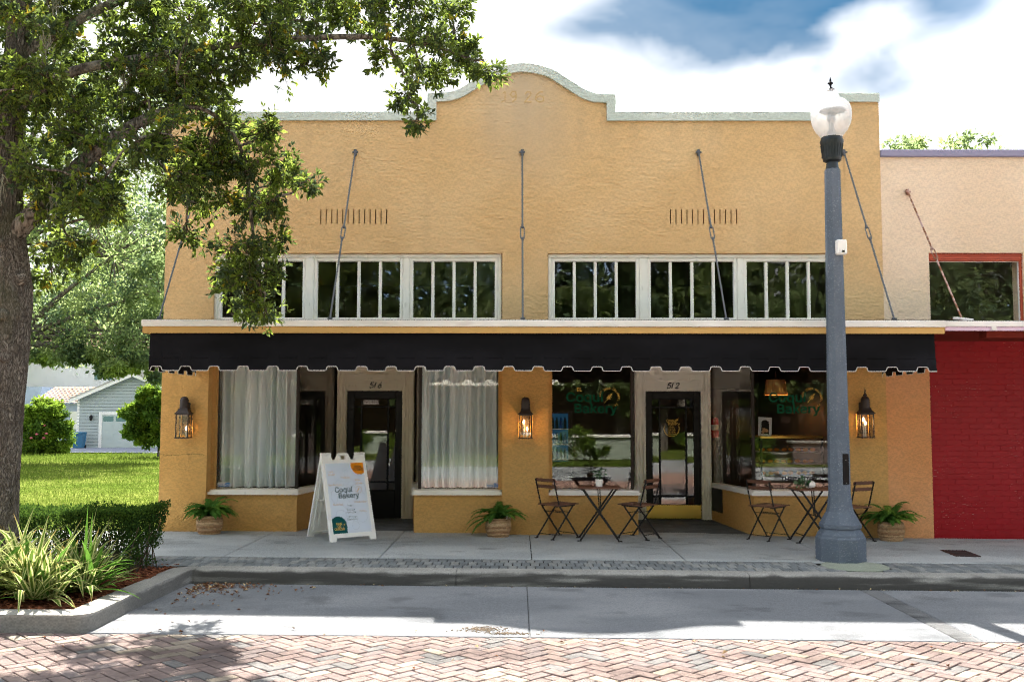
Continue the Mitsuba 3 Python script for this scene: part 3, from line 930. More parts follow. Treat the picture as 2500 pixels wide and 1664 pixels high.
def shopfront(tag, xa, xb, xc, xd, fl, fr, curtain):
    """xa..xb and xc..xd: the two window fronts, with the splayed doorway between; fl, fr: the outer edges of the door frame at y = 1.8."""
    DY = 1.80
    parts = [(xa, xb, fl, 1), (xc, xd, fr, -1)]
    for (a, b, f, s) in parts:
        # bulkhead: front at y = 0.12, return to the door frame
        c = b if s > 0 else a
        poly = Polygon([(a, 0.12), (b, 0.12), (f, DY), (f - s * 0.12, DY), (c - s * 0.12, 0.42), (b if s < 0 else a, 0.42)]) if s > 0 else Polygon([(a, 0.12), (b, 0.12), (b, 0.42), (a + 0.12, 0.42), (f + 0.12, DY), (f, DY)])
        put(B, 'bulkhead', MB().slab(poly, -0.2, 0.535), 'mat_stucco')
        sp = Polygon([(a, 0.06), (b + s * 0.03 if s > 0 else b, 0.06), (f + s * 0.03, DY), (f - s * 0.13, DY), (c - s * 0.13, 0.46), (a, 0.46)]) if s > 0 else Polygon([(a - 0.03, 0.06), (b, 0.06), (b, 0.46), (a + 0.13, 0.46), (f + 0.13, DY), (f - 0.03, DY)])
        mb = MB().slab(sp, 0.535, 0.575).slab(sp.buffer(-0.022, join_style=2), 0.575, 0.602)
        put(B, 'window_sill', mb, 'mat_sill' if tag == 'r' else 'mat_frame_cream')
        k = numbered(B + '__display_window')
        GY = 0.33
        ex = 0.035
        # corner post where front and side glass meet, jambs, head
        cx = c - s * 0.055
        put(k, 'corner_post', MB().box(cx - 0.022, cx + 0.022, GY - 0.025, GY + 0.02, 0.602, 2.76, 0.006), 'mat_dark_frame')
        j = a + 0.028 if s > 0 else b - 0.028
        put(k, 'jamb_post', MB().box(j - 0.028, j + 0.028, GY - 0.03, GY + 0.03, 0.602, 2.76, 0.006), 'mat_dark_frame')
        labels[k] = {}
        g0, g1 = (a + 0.056, cx - 0.022) if s > 0 else (cx + 0.022, b - 0.056)
        put(k, 'pane', MB().add([(g0, GY, 0.602), (g1, GY, 0.602), (g1, GY + 0.004, 2.76), (g0, GY + 0.004, 2.76)], [[0, 1, 2, 3]]), 'mat_pane')
        u0, u1 = np.array([cx + s * 0.01, GY + 0.03]), np.array([f - s * 0.03, DY - 0.02])
        put(k, 'side_pane', MB().add([(*u0, 0.602), (*u1, 0.602), (*u1, 2.76), (*u0, 2.76)], [[0, 1, 2, 3]]), 'mat_pane')
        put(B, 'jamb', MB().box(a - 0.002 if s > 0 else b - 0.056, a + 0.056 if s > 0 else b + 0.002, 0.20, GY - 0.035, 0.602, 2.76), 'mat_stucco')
    # door frame
    k = numbered(B + '__door_frame')
    o0, o1 = fl, fr
    d0, d1 = (fl + 0.150, fr - 0.185) if tag == 'l' else (fl + 0.170, fr - 0.150)
    DZ0, DZ1 = 0.03, 2.035
    mb = MB()
    for (a, b) in ((o0, d0), (d1, o1)):
        mb.box(a, b, DY, DY + 0.16, 0.02, 2.80)
        mb.box(a + 0.02, a + 0.05, DY - 0.02, DY, 0.02, 2.80, 0.006).box(b - 0.045, b - 0.015, DY - 0.025, DY, 0.02, 2.62, 0.006).box((a + b) / 2 - 0.015, (a + b) / 2 + 0.01, DY - 0.015, DY, 0.02, 2.80, 0.005)
    mb.box(d0, d1, DY, DY + 0.16, DZ1, 2.80)
    mb.box(d0 - 0.03, d1 + 0.03, DY - 0.022, DY, 2.205, 2.30, 0.006).box(d0 - 0.03, d1 + 0.03, DY - 0.035, DY, 2.36, 2.42, 0.008).box(d0 + 0.005, d1 - 0.005, DY - 0.008, DY, 2.045, 2.195, 0.004)
    put(k, None, mb, 'mat_frame_tan' if tag == 'l' else 'mat_frame_cream')
    one = trimesh.creation.extrude_polygon(Polygon([(0.085, 0), (0.103, 0), (0.103, 0.09), (0.085, 0.09)]), 0.003, engine='earcut')
    last = words('6' if tag == 'l' else '2', 0.09, True, 0.003)
    lv = np.array(last.vertices)
    lv[:, 0] += 0.128
    num = cat([words('5', 0.09, True, 0.003), one, trimesh.Trimesh(lv, last.faces, process=False)])
    nv = np.array(num.vertices)
    nv[:, 0] += 0.28 * nv[:, 1]
    put(k, 'house_number', on_wall(trimesh.Trimesh(nv, num.faces, process=False), (d0 + d1) / 2 + (0.02 if tag == 'l' else 0.0), DY - 0.010, 2.076, True), 'mat_ink_black', kind='stuff', label='black house number ' + ('516' if tag == 'l' else '512'))
    # the door
    k = numbered(B + '__door')
    y0, y1 = DY + 0.06, DY + 0.105
    st = 0.115
    bot = 0.47 if tag == 'l' else 0.255
    mb = MB().box(d0 + 0.004, d0 + st, y0, y1, DZ0, DZ1 - 0.004, 0.006).box(d1 - st, d1 - 0.004, y0, y1, DZ0, DZ1 - 0.004, 0.006)
    mb.box(d0 + st, d1 - st, y0, y1, DZ1 - 0.13, DZ1 - 0.004, 0.006).box(d0 + st, d1 - st, y0, y1, DZ0, bot, 0.006)
    put(k, None, mb, 'mat_black_paint')
    gx0, gx1, gz0, gz1 = d0 + st, d1 - st, bot, DZ1 - 0.13
    vx, vz = [gx0 + 0.115, gx1 - 0.115], [gz0 + 0.125, gz1 - 0.125]
    for x in vx:
        put(k, 'muntin', MB().box(x - 0.014, x + 0.014, y0 + 0.004, y1 - 0.004, gz0, gz1, 0.004), 'mat_black_paint')
    for z in vz:
        put(k, 'muntin', MB().box(gx0, gx1, y0 + 0.006, y1 - 0.006, z - 0.014, z + 0.014, 0.004), 'mat_black_paint')
    cx_, cz_ = [gx0] + vx + [gx1], [gz0] + vz + [gz1]
    rr = np.random.default_rng(4 if tag == 'l' else 9)
    for a, b in zip(cx_[:-1], cx_[1:]):
        for c, d in zip(cz_[:-1], cz_[1:]):
            e = rr.uniform(-0.004, 0.004, 2)
            put(k, 'pane', MB().add([(a, y0 + 0.02 + e[0], c), (b, y0 + 0.02 - e[0], c), (b, y0 + 0.02 - e[0] + e[1], d), (a, y0 + 0.02 + e[0] + e[1], d)], [[0, 1, 2, 3]]), 'mat_pane')
    if tag == 'r':
        put(k, 'kick_plate', MB().box(d0 + 0.01, d1 - 0.01, y0 - 0.004, y0 - 0.001, DZ0 + 0.005, bot - 0.012), 'mat_brass', label='polished brass kick plate')
        hx = d1 - 0.05
    else:
        hx = d1 - 0.05
        put(k, 'notice', MB().box(d0 + 0.26, d0 + 0.50, y0 - 0.002, y0 + 0.004, gz1 - 0.085, gz1 - 0.02), 'mat_white_ink', label='small white notice reading No Soliciting')
        put(k, 'notice_lettering', on_wall(words('No Soliciting', 0.030, True, 0.001), d0 + 0.275, y0 - 0.003, gz1 - 0.062), 'mat_ink_black')
    mb = MB().box(hx - 0.02, hx + 0.02, y0 - 0.008, y0, 0.93, 1.13, 0.004).tube([(hx, y0 - 0.01, 1.10), (hx, y0 - 0.05, 1.09), (hx, y0 - 0.05, 0.97), (hx, y0 - 0.01, 0.96)], 0.008, 8)
    put(k, 'handle', mb, 'mat_iron', 30)
    return d0, d1, y0, gz1


def return_panel():
    p, q = np.array([3.32, 0.12]), np.array([3.06, 1.80])
    a, b = p + (q - p) * 0.72, p + (q - p) * 0.985
    o = np.array([-0.012, -0.002])
    mb = MB().slab(Polygon([a, b, b + o, a + o]), 0.17, 0.525)
    put(B, 'wall_panel', mb, 'mat_black_paint', label='small black panel low beside the door numbered 512')


return_panel()
dl = shopfront('l', -4.35, -3.10, -1.45, -0.215, -2.86, -1.64, True)
drr = shopfront('r', 0.44, 1.70, 3.32, 4.56, 1.86, 3.06, False)


# lettering on the glass
def sprig(cx, cz, s, w):
    stem = [(-0.55 * s, -0.65 * s), (-0.1 * s, -0.12 * s), (0.45 * s, 0.6 * s)]
    lines = [stem]
    for (bx, bz, ang) in ((-0.1, -0.12, 0.15), (-0.1, -0.12, 1.75), (0.1, 0.12, 0.2), (0.1, 0.12, 1.7), (0.28, 0.36, 0.95)):
        L = 0.34 * s
        d = np.array([math.cos(ang), math.sin(ang)])
        nq = np.array([-d[1], d[0]])
        o = np.array([bx, bz]) * s
        lines.append([tuple(o), tuple(o + d * L * 0.5 + nq * L * 0.28), tuple(o + d * L), tuple(o + d * L * 0.5 - nq * L * 0.28), tuple(o)])
    return affinity.translate(stroke_shape(lines, w), cx, cz)


def arc_text(s, cx, cz, r, h, a0, a1):
    out = []
    for q, ch in enumerate(s):
        if ch == ' ':
            continue
        a = a0 + (a1 - a0) * q / (len(s) - 1)
        m = words(ch, h, True, 0.001)
        v = np.array(m.vertices)
        v[:, 0] -= v[:, 0].max() / 2
        b = a - PI / 2
        x = v[:, 0] * math.cos(b) - v[:, 1] * math.sin(b) + cx + r * math.cos(a)
        z = v[:, 0] * math.sin(b) + v[:, 1] * math.cos(b) + cz + r * math.sin(a)
        out.append(trimesh.Trimesh(np.stack([x, z, v[:, 2]], 1), m.faces, process=False))
    return cat(out)


SERIF = {'B': [(0, 0, 1), (0, 1, 1)], 'k': [(0, 0, 1)], 'r': [(0, 0, 1)]}


def coqui(x, y, z, s, mat, key):
    """The shop's name on a pane; s: cap height."""
    ms = [on_wall(words('Coqu\u00ed', s * 1.02, True, 0.001, 0, 1.12), x, y, z + 0.160), on_wall(words('Bakery', s, True, 0.001, 0, 1.12), x + 0.115, y, z)]
    put(key, 'name_lettering', cat(ms), mat, label='green shop name on the glass' if mat == 'mat_green_ink' else None)


for k, x0 in ((B + '__display_window_002', 0.690), (B + '__display_window_003', 3.595)):
    yy = 0.325
    coqui(x0, yy, 1.69, 0.125, 'mat_green_ink', k)
    cx, cz = x0 + 0.63, 1.90
    mb = MB().prism(sprig(cx - 0.01, cz, 0.10, 0.007), yy - 0.0015, yy)
    mb.tm(on_wall(arc_text('EST 2009 ORLANDO, FL', cx, cz, 0.125, 0.028, PI * 0.93, -PI * 0.28), 0, yy, 0))
    mb.tm(on_wall(words('EL', 0.05, True, 0.001), x0 + 0.16, yy, 1.995))
    put(k, 'emblem', mb, 'mat_yellow_ink', label='yellow leaf emblem in a ring of small letters')
    for w_, ox_ in (('THE', 0.13), ('PASTRY', 0.305)):
        put(k, 'slogan', on_wall(words(w_, 0.060, True, 0.001, 0, 1.1), x0 + ox_ + (0.03 if x0 > 1 else 0), yy, 0.72), 'mat_ink_black', label='black word %s low on the glass' % w_)
kd = B + '__door_001'
cxd, yd = (drr[0] + drr[1]) / 2 - 0.02, drr[2] + 0.012
ring = Point(0, 0).buffer(0.125, quad_segs=16).difference(Point(0, 0).buffer(0.114, quad_segs=16)).difference(sbox(-0.2, 0.045, 0.2, 0.2))
mb = MB().prism(affinity.translate(ring, cxd, 1.44), yd - 0.0015, yd)
for q, (s_, h_) in enumerate((('Hours', 0.018), ('TUE-FRI', 0.018), ('6AM-6PM', 0.018), ('SAT-SUN', 0.018), ('8AM-6PM', 0.018))):
    mb.tm(on_wall(words(s_, h_, True, 0.001), cxd, yd, 1.465 - q * 0.029, True))
mb.tm(on_wall(words('Coqu\u00ed', 0.042, True, 0.001), cxd - 0.085, yd, 1.548))
mb.tm(on_wall(words('Bakery', 0.042, True, 0.001), cxd - 0.062, yd, 1.500))
mb.prism(sprig(cxd + 0.085, 1.575, 0.045, 0.005), yd - 0.0015, yd)
put(kd, 'door_emblem', mb, 'mat_yellow_ink', label='yellow shop emblem and hours in a ring')
for k, x in ((B + '__display_window', -4.285), (B + '__display_window_001', -0.445)):
    put(k, 'security_sticker', MB().box(x, x + 0.18, 0.322, 0.3245, 0.625, 0.690), 'mat_white_ink', label='white and blue alarm company sticker')
    mb = MB().prism(Polygon([(x + 0.115, 0.632), (x + 0.17, 0.632), (x + 0.176, 0.64), (x + 0.176, 0.674), (x + 0.17, 0.684), (x + 0.115, 0.684), (x + 0.109, 0.674), (x + 0.109, 0.64)]), 0.319, 0.3215)
    mb.tm(on_wall(words('Secured by', 0.013, True, 0.001), x + 0.008, 0.3215, 0.652)).box(x + 0.008, x + 0.105, 0.320, 0.3215, 0.632, 0.642)
    put(k, 'sticker_badge', mb, 'mat_blue_ink')
    put(k, 'sticker_lettering', on_wall(words('ADT', 0.024, True, 0.001), x + 0.116, 0.3185, 0.647), 'mat_white_ink')

# ------------------------------------------------------------------ canopy with its tie rods
CN = thing('canopy', 'thin flat canopy with white fascia hung from rods on the bakery wall', 'canopy')
put(CN, 'deck', MB().box(-4.60, 5.22, -1.83, -0.002, 2.70, 2.80), 'mat_trim_yellow')
put(CN, 'fascia', MB().box(-4.615, 5.235, -1.865, -1.832, 2.735, 2.815, 0.006).box(-4.615, -4.602, -1.83, 0, 2.735, 2.815), 'mat_fascia', label='white fascia strip')
put(CN, 'trim_board', MB().box(-4.605, 5.225, -1.845, -1.80, 2.655, 2.733, 0.004).box(-4.605, -4.585, -1.80, 0, 2.655, 2.70), 'mat_trim_yellow', label='yellow board under the white fascia')
put(CN, 'roofing', MB().box(-4.61, 5.23, -1.85, 0, 2.816, 2.823), 'mat_roof')


def tie_rod(parent, x, z0, y1, z1, mat, x1=None):
    x1 = x if x1 is None else x1
    k = numbered(parent + '__tie_rod')
    a, b = np.array([x, -0.03, z0]), np.array([x1, y1, z1])
    d = (b - a) / np.linalg.norm(b - a)
    m = a + (b - a) * 0.52
    s = np.array([1, 0, 0.0])
    mb = MB().tube([a, m - d * 0.11], 0.0115, 8).tube([m + d * 0.11, b], 0.0115, 8)
    put(k, None, mb, mat, 40)
    mb = MB()
    for e in (-1, 1):
        mb.tube([m - d * 0.12 + s * e * 0.006, m - d * 0.09 + s * e * 0.024, m + d * 0.09 + s * e * 0.024, m + d * 0.12 + s * e * 0.006], 0.008, 6)
    mb.tube([m - d * 0.13, m - d * 0.09], 0.018, 8).tube([m + d * 0.09, m + d * 0.13], 0.018, 8)
    put(k, 'turnbuckle', mb, mat, 40)
    mb = MB().lathe([(0.0, -0.02), (0.035, -0.02), (0.04, 0.0)], (0, 0, 0), 12)
    v = mb.mesh()
    v = np.array(v.vertices)
    mb2 = MB().box(x - 0.022, x + 0.022, -0.03, -0.001, z0 - 0.045, z0 + 0.045, 0.006).tube([(x - 0.04, -0.035, z0), (x + 0.04, -0.035, z0)], 0.014, 8).tube([(x, -0.02, z0), (x, -0.05, z0 - 0.05)], 0.018, 8)
    put(k, 'wall_anchor', mb2, mat, 40)
    mb = MB().box(x1 - 0.03, x1 + 0.03, y1 - 0.04, y1 + 0.05, z1 - 0.03, z1 - 0.012, 0.004).tube([(x1 - 0.03, y1, z1), (x1 + 0.03, y1, z1)], 0.012, 6)
    put(k, 'foot_bracket', mb, mat, 40)


for x in (-4.44, -2.32, 0.065, 2.58, 4.65):
    tie_rod(CN, x, 5.39, -1.74, 2.85, 'mat_rod')

# fabric valance hanging from the canopy
AW = thing('awning', 'black fabric awning valance with notched hem hanging under the canopy', 'awning')
ax0, ax1, ay = -4.525, 5.115, -1.795
zt, zb, zn = 2.66, 2.195, 2.247


def hem(u0, u1, phase):
    pts_ = [(u0, zb)]
    u = u0 + phase
    while u < u1 - 0.02:
        a, b = u, u + 0.165
        for (q, z) in ((a, zb), (a + 0.012, zb + 0.012), (a + 0.022, zn - 0.008), (a + 0.036, zn), (b - 0.036, zn), (b - 0.022, zn - 0.008), (b - 0.012, zb + 0.012), (b, zb)):
            if u0 < q < u1:
                pts_.append((q, z))
        u += 0.3605
    pts_.append((u1, zb))
    return pts_


hm = hem(ax0, ax1, 0.01)
# a wavy sheet: columns of points between the top edge and the hem
xs_ = np.unique(np.round(np.concatenate([np.linspace(ax0, ax1, 260), [p[0] for p in hm]]), 4))
zl = np.interp(xs_, [p[0] for p in hm], [p[1] for p in hm])


def drape(u, z):
    t = (zt - z) / (zt - zb)
    return 0.030 * t * t * (np.sin(u * 5.3 + 1) * 0.5 + np.sin(u * 11.7) * 0.3 + np.sin(u * 2.1 + 2)) + 0.012 * t * (z < 2.355)


NV = 9
rows = []
for q in range(NV):
    f = q / (NV - 1)
    z = zt + (zl - zt) * f
    rows.append(np.stack([xs_, ay - drape(xs_, z) - 0.03 * f, z], -1))
V = np.stack(rows, 1)
m = len(xs_)
idx = np.arange(m * NV).reshape(m, NV)
q4 = np.stack([idx[:-1, :-1], idx[:-1, 1:], idx[1:, 1:], idx[1:, :-1]], -1).reshape(-1, 4)
put(AW, 'front_panel', MB().add(V.reshape(-1, 3), q4), 'mat_awning', True)
hp = [(p[0], ay - float(drape(np.array(p[0]), np.array(p[1]))) - 0.033, p[1]) for p in hm]
put(AW, 'hem_piping', MB().tube(hp, 0.0055, 5), 'mat_piping', 40, label='pale piping along the notched hem')
sx = np.linspace(ax0, ax1, 80)
put(AW, 'seam', MB().tube([(x, ay - float(drape(np.array(x), np.array(2.36))) - 0.026, 2.352) for x in sx], 0.004, 4), 'mat_awning')
for e, X in ((0, ax0), (1, ax1)):
    hs = hem(-1.79, -0.02, 0.16)
    poly = Polygon([(-1.79, zt), *hs, (-0.02, zt)])
    mm = trimesh.creation.extrude_polygon(poly, 0.004, engine='earcut')
    v = np.array(mm.vertices)
    put(AW, 'side_panel', trimesh.Trimesh(np.stack([v[:, 2] + X - 0.002, v[:, 0], v[:, 1]], 1), mm.faces, process=False), 'mat_awning')
    put(AW, 'side_piping', MB().tube([(X, p[0], p[1]) for p in hs], 0.005, 5), 'mat_piping')

# ------------------------------------------------------------------ the neighbouring pink building
P = thing('pink_building', 'pale pink stucco building with red painted brick below', 'building')
pw = sbox(X1 + 0.004, 2.72, 12, 5.33).difference(sbox(5.83, 2.955, 7.16, 3.955)).difference(sbox(7.5, 2.955, 8.9, 3.955))
put(P, 'upper_wall', MB().prism(pw, 0.012, 0.34), 'mat_stucco_pink')
put(P, 'peach_pier', MB().box(X1 + 0.004, 5.79, 0.012, 0.34, -0.3, 2.72), 'mat_stucco_peach', label='peach coloured pier beside the red bricks')
put(P, 'parapet_cap', MB().box(X1 + 0.004, 12, -0.03, 0.37, 5.33, 5.435, 0.012), 'mat_lavender', label='lavender grey parapet cap')
mb = MB().box(12, 12.3, 0.012, 9.3, -0.3, 5.3).box(X1 + 0.01, 12, 9.0, 9.3, -0.3, 5.3)
put(P, 'side_wall', mb, 'mat_stucco_pink')
put(P, 'roof', MB().box(X1 + 0.004, 12, 0.34, 9.0, 4.7, 4.8), 'mat_roof')
put(P, 'room', MB().box(X1 + 0.01, 12, 1.9, 2.0, 2.7, 4.7).box(X1 + 0.01, 12, 0.35, 1.9, 2.70, 2.74), 'mat_interior')
for w0, w1 in ((5.83, 7.16), (7.5, 8.9)):
    k = numbered(P + '__window')
    mb = MB().box(w0, w1, 0.05, 0.14, 3.845, 3.953, 0.006).box(w0, w0 + 0.02, 0.06, 0.14, 2.957, 3.845).box(w1 - 0.03, w1, 0.05, 0.14, 2.957, 3.845, 0.006)
    mb.box(w0, w1, 0.035, 0.05, 3.875, 3.895).box(w0, w1, 0.035, 0.05, 3.92, 3.94)
    put(k, None, mb, 'mat_red_frame', label='red painted window frame')
    put(k, 'pane', MB().add([(w0 + 0.02, 0.11, 2.96), (w1 - 0.03, 0.11, 2.96), (w1 - 0.03, 0.113, 3.85), (w0 + 0.02, 0.113, 3.85)], [[0, 1, 2, 3]]), 'mat_pane')
    put(k, 'stop_bead', MB().box(w1 - 0.045, w1 - 0.031, 0.085, 0.105, 2.957, 3.845).box(w0 + 0.02, w1 - 0.045, 0.085, 0.105, 3.833, 3.844), 'mat_fascia', kind='stuff')
# brick infill, painted red: every brick has its own edges
BWK = numbered(P + '__brick_wall')
put(BWK, None, MB().box(5.79, 12, 0.0262, 0.30, -0.3, 2.70), 'mat_red_paint', label='red painted brick wall')
rr = np.random.default_rng(19)
CH, CL = 0.0775, 0.2125
bp = [MB().obox((0, 0, 0), (CL / 2 - 0.0035, 0.03, CH / 2 - 0.003), None, 0.003).mesh(), MB().obox((0, 0, 0), (CL / 4 - 0.0035, 0.03, CH / 2 - 0.003), None, 0.003).mesh()]
bpl = [mikit.ply(m_, 'mat_red_paint') for m_ in bp]
bcells = []
for r in range(-1, 35):
    z = r * CH + CH / 2
    if z > 2.69:
        break
    x = 5.792
    if r % 2:
        bcells.append((x + CL / 4, z, 1))
        x += CL / 2
    while x < 11.8:
        bcells.append((x + CL / 2, z, 0))
        x += CL
bcells.sort(key=lambda c: (c[0] > 7.3, c[0]))
more_ = MB()
for q, (x, z, k) in enumerate(bcells):
    dy = rr.normal(0, 0.0012)
    if q < 300:
        scene[numbered(BWK + '__brick')] = {**bpl[k], 'to_world': T().translate([x, 0.052 + dy, z])}
    else:
        more_.obox((x, 0.052 + dy, z), (CL / (4 if k else 2) - 0.0035, 0.03, CH / 2 - 0.003))
put(BWK, 'brick_field', more_, 'mat_red_paint', kind='stuff')
C2 = thing('pink_canopy', 'pink and lilac edged canopy over the red brick wall', 'canopy')
put(C2, 'deck', MB().box(5.245, 12, -1.80, 0.0, 2.70, 2.79), 'mat_soffit_red')
put(C2, 'fascia', MB().box(5.245, 12, -1.835, -1.802, 2.745, 2.812, 0.005), 'mat_pink_fascia', label='weathered pinkish white fascia')
put(C2, 'trim_board', MB().box(5.245, 12, -1.82, -1.79, 2.695, 2.743, 0.004), 'mat_lilac', label='lilac board under the fascia')
put(C2, 'roofing', MB().box(5.245, 12, -1.83, 0, 2.792, 2.82), 'mat_roof')
put(C2, 'soffit_beam', MB().box(5.80, 12, -1.70, -1.50, 2.62, 2.70), 'mat_soffit_red')
put(C2, 'clip', MB().box(5.80, 5.86, -1.845, -1.835, 2.70, 2.745), 'mat_fascia')
tie_rod(C2, 5.54, 4.82, -1.62, 2.86, 'mat_rusty')
put(C2, 'foot_plate', MB().bar((5.50, -1.50, 2.88), (5.60, -1.76, 2.83), 0.07, 0.03, (1, 0, 0), 0.006), 'mat_fascia')

# ------------------------------------------------------------------ wall lanterns


def lantern(x, zb_, label, finial, bulbs):
    t = thing('wall_lantern', label, 'lantern', 'lanterns on the bakery wall')
    o = np.array([x, -0.004, zb_])
    A = lambda m_: m_.mesh(at=o)  # noqa: E731
    put(t, 'back_plate', A(MB().box(-0.055, 0.055, -0.03, 0.0, 0.06, 0.50, 0.008)), 'mat_bronze')
    mb = MB().box(-0.098, 0.098, -0.205, -0.012, 0.0, 0.018, 0.005)
    for px in (-0.082, 0.082):
        for py in (-0.19, -0.03):
            mb.box(px - 0.007, px + 0.007, py - 0.007, py + 0.007, 0.018, 0.335)
    mb.box(-0.089, 0.089, -0.197, -0.183, 0.325, 0.337).box(-0.089, 0.089, -0.037, -0.023, 0.325, 0.337).box(-0.089, -0.075, -0.183, -0.037, 0.325, 0.337).box(0.075, 0.089, -0.183, -0.037, 0.325, 0.337)
    put(t, 'cage', A(mb), 'mat_bronze')
    mb = MB().lathe([(0.148, 0.337), (0.150, 0.345), (0.128, 0.358), (0.098, 0.385), (0.082, 0.42)], (0, -0.110, 0), 4, PI / 4, 1.0, 0.95)
    mb.lathe([(0.062, 0.415), (0.060, 0.50), (0.058, 0.535), (0.047, 0.562), (0.025, 0.578), (0.001, 0.582)], (0, -0.110, 0), 20)
    put(t, 'hood', A(mb), 'mat_bronze', 35)
    put(t, 'arm', A(MB().box(-0.03, 0.03, -0.11, -0.02, 0.40, 0.47, 0.008)), 'mat_bronze')
    if finial:
        put(t, 'finial', A(MB().lathe([(0.02, 0.575), (0.028, 0.60), (0.012, 0.615), (0.009, 0.66), (0.001, 0.70)], (0, -0.11, 0), 10)), 'mat_bronze', 40)
    for (a, b) in (((-0.075, -0.19), (0.075, -0.19)), ((-0.082, -0.183), (-0.082, -0.037)), ((0.082, -0.183), (0.082, -0.037))):
        put(t, 'pane', A(MB().add([(*a, 0.018), (*b, 0.018), (*b, 0.327), (*a, 0.327)], [[0, 1, 2, 3]])), 'mat_lantern_glass')
    for (bx, bz) in bulbs:
        put(t, 'candle', A(MB().lathe([(0.010, 0.018), (0.010, bz - 0.022)], (bx, -0.11, 0), 8)), 'mat_house_trim', 40)
        scene[numbered(t + '__bulb')] = mikit.ply(A(MB().lathe([(0.001, bz - 0.022), (0.010, bz - 0.014), (0.013, bz), (0.008, bz + 0.018), (0.001, bz + 0.034)], (bx, -0.11, 0), 10)), 'mat_black_paint', True, emitter={'type': 'area', 'radiance': rgb((17, 9.0, 2.9))})
    return t


scene['mat_lantern_glass'] = {'type': 'thindielectric', 'int_ior': 1.5, 'specular_transmittance': rgb((0.82, 0.80, 0.76))}
lantern(-4.645, 1.325, 'bronze lit wall lantern on the corner pillar beside the sheer curtains', False, [(0.035, 0.135)])
lantern(0.115, 1.325, 'bronze lit wall lantern on the pillar between the two shop fronts', False, [(-0.025, 0.23), (0.022, 0.135)])
lantern(4.835, 1.345, 'bronze lit wall lantern with spiked finial nearest the red brick wall', True, [(-0.03, 0.255), (-0.005, 0.205)])

# ------------------------------------------------------------------ sandwich board
S = thing('sandwich_board', 'white folding sandwich board sign in front of the doorway numbered 516', 'sign')
f0 = np.array([-2.405, -1.03, gz(-2.4)])
U = np.array([0.81, 0.586, 0.0])
Nb = np.array([-0.586, 0.81, 0.0])
Wd, Ht = 0.665, 1.135
SPREAD = 0.74


def board(front):
    """(matrix, origin) of one leaf: u along the foot, v up the leaf, w out of its face."""
    if front:
        o = f0
        v = np.array([*(Nb[:2] * SPREAD / 2), Ht])
        u = U
    else:
        o = f0 + Nb * SPREAD + U * Wd
        v = np.array([*(-Nb[:2] * SPREAD / 2), Ht])
        u = -U
    v = v / np.linalg.norm(v)
    w = np.cross(u, v)
    return np.stack([u, v, w], 1), o


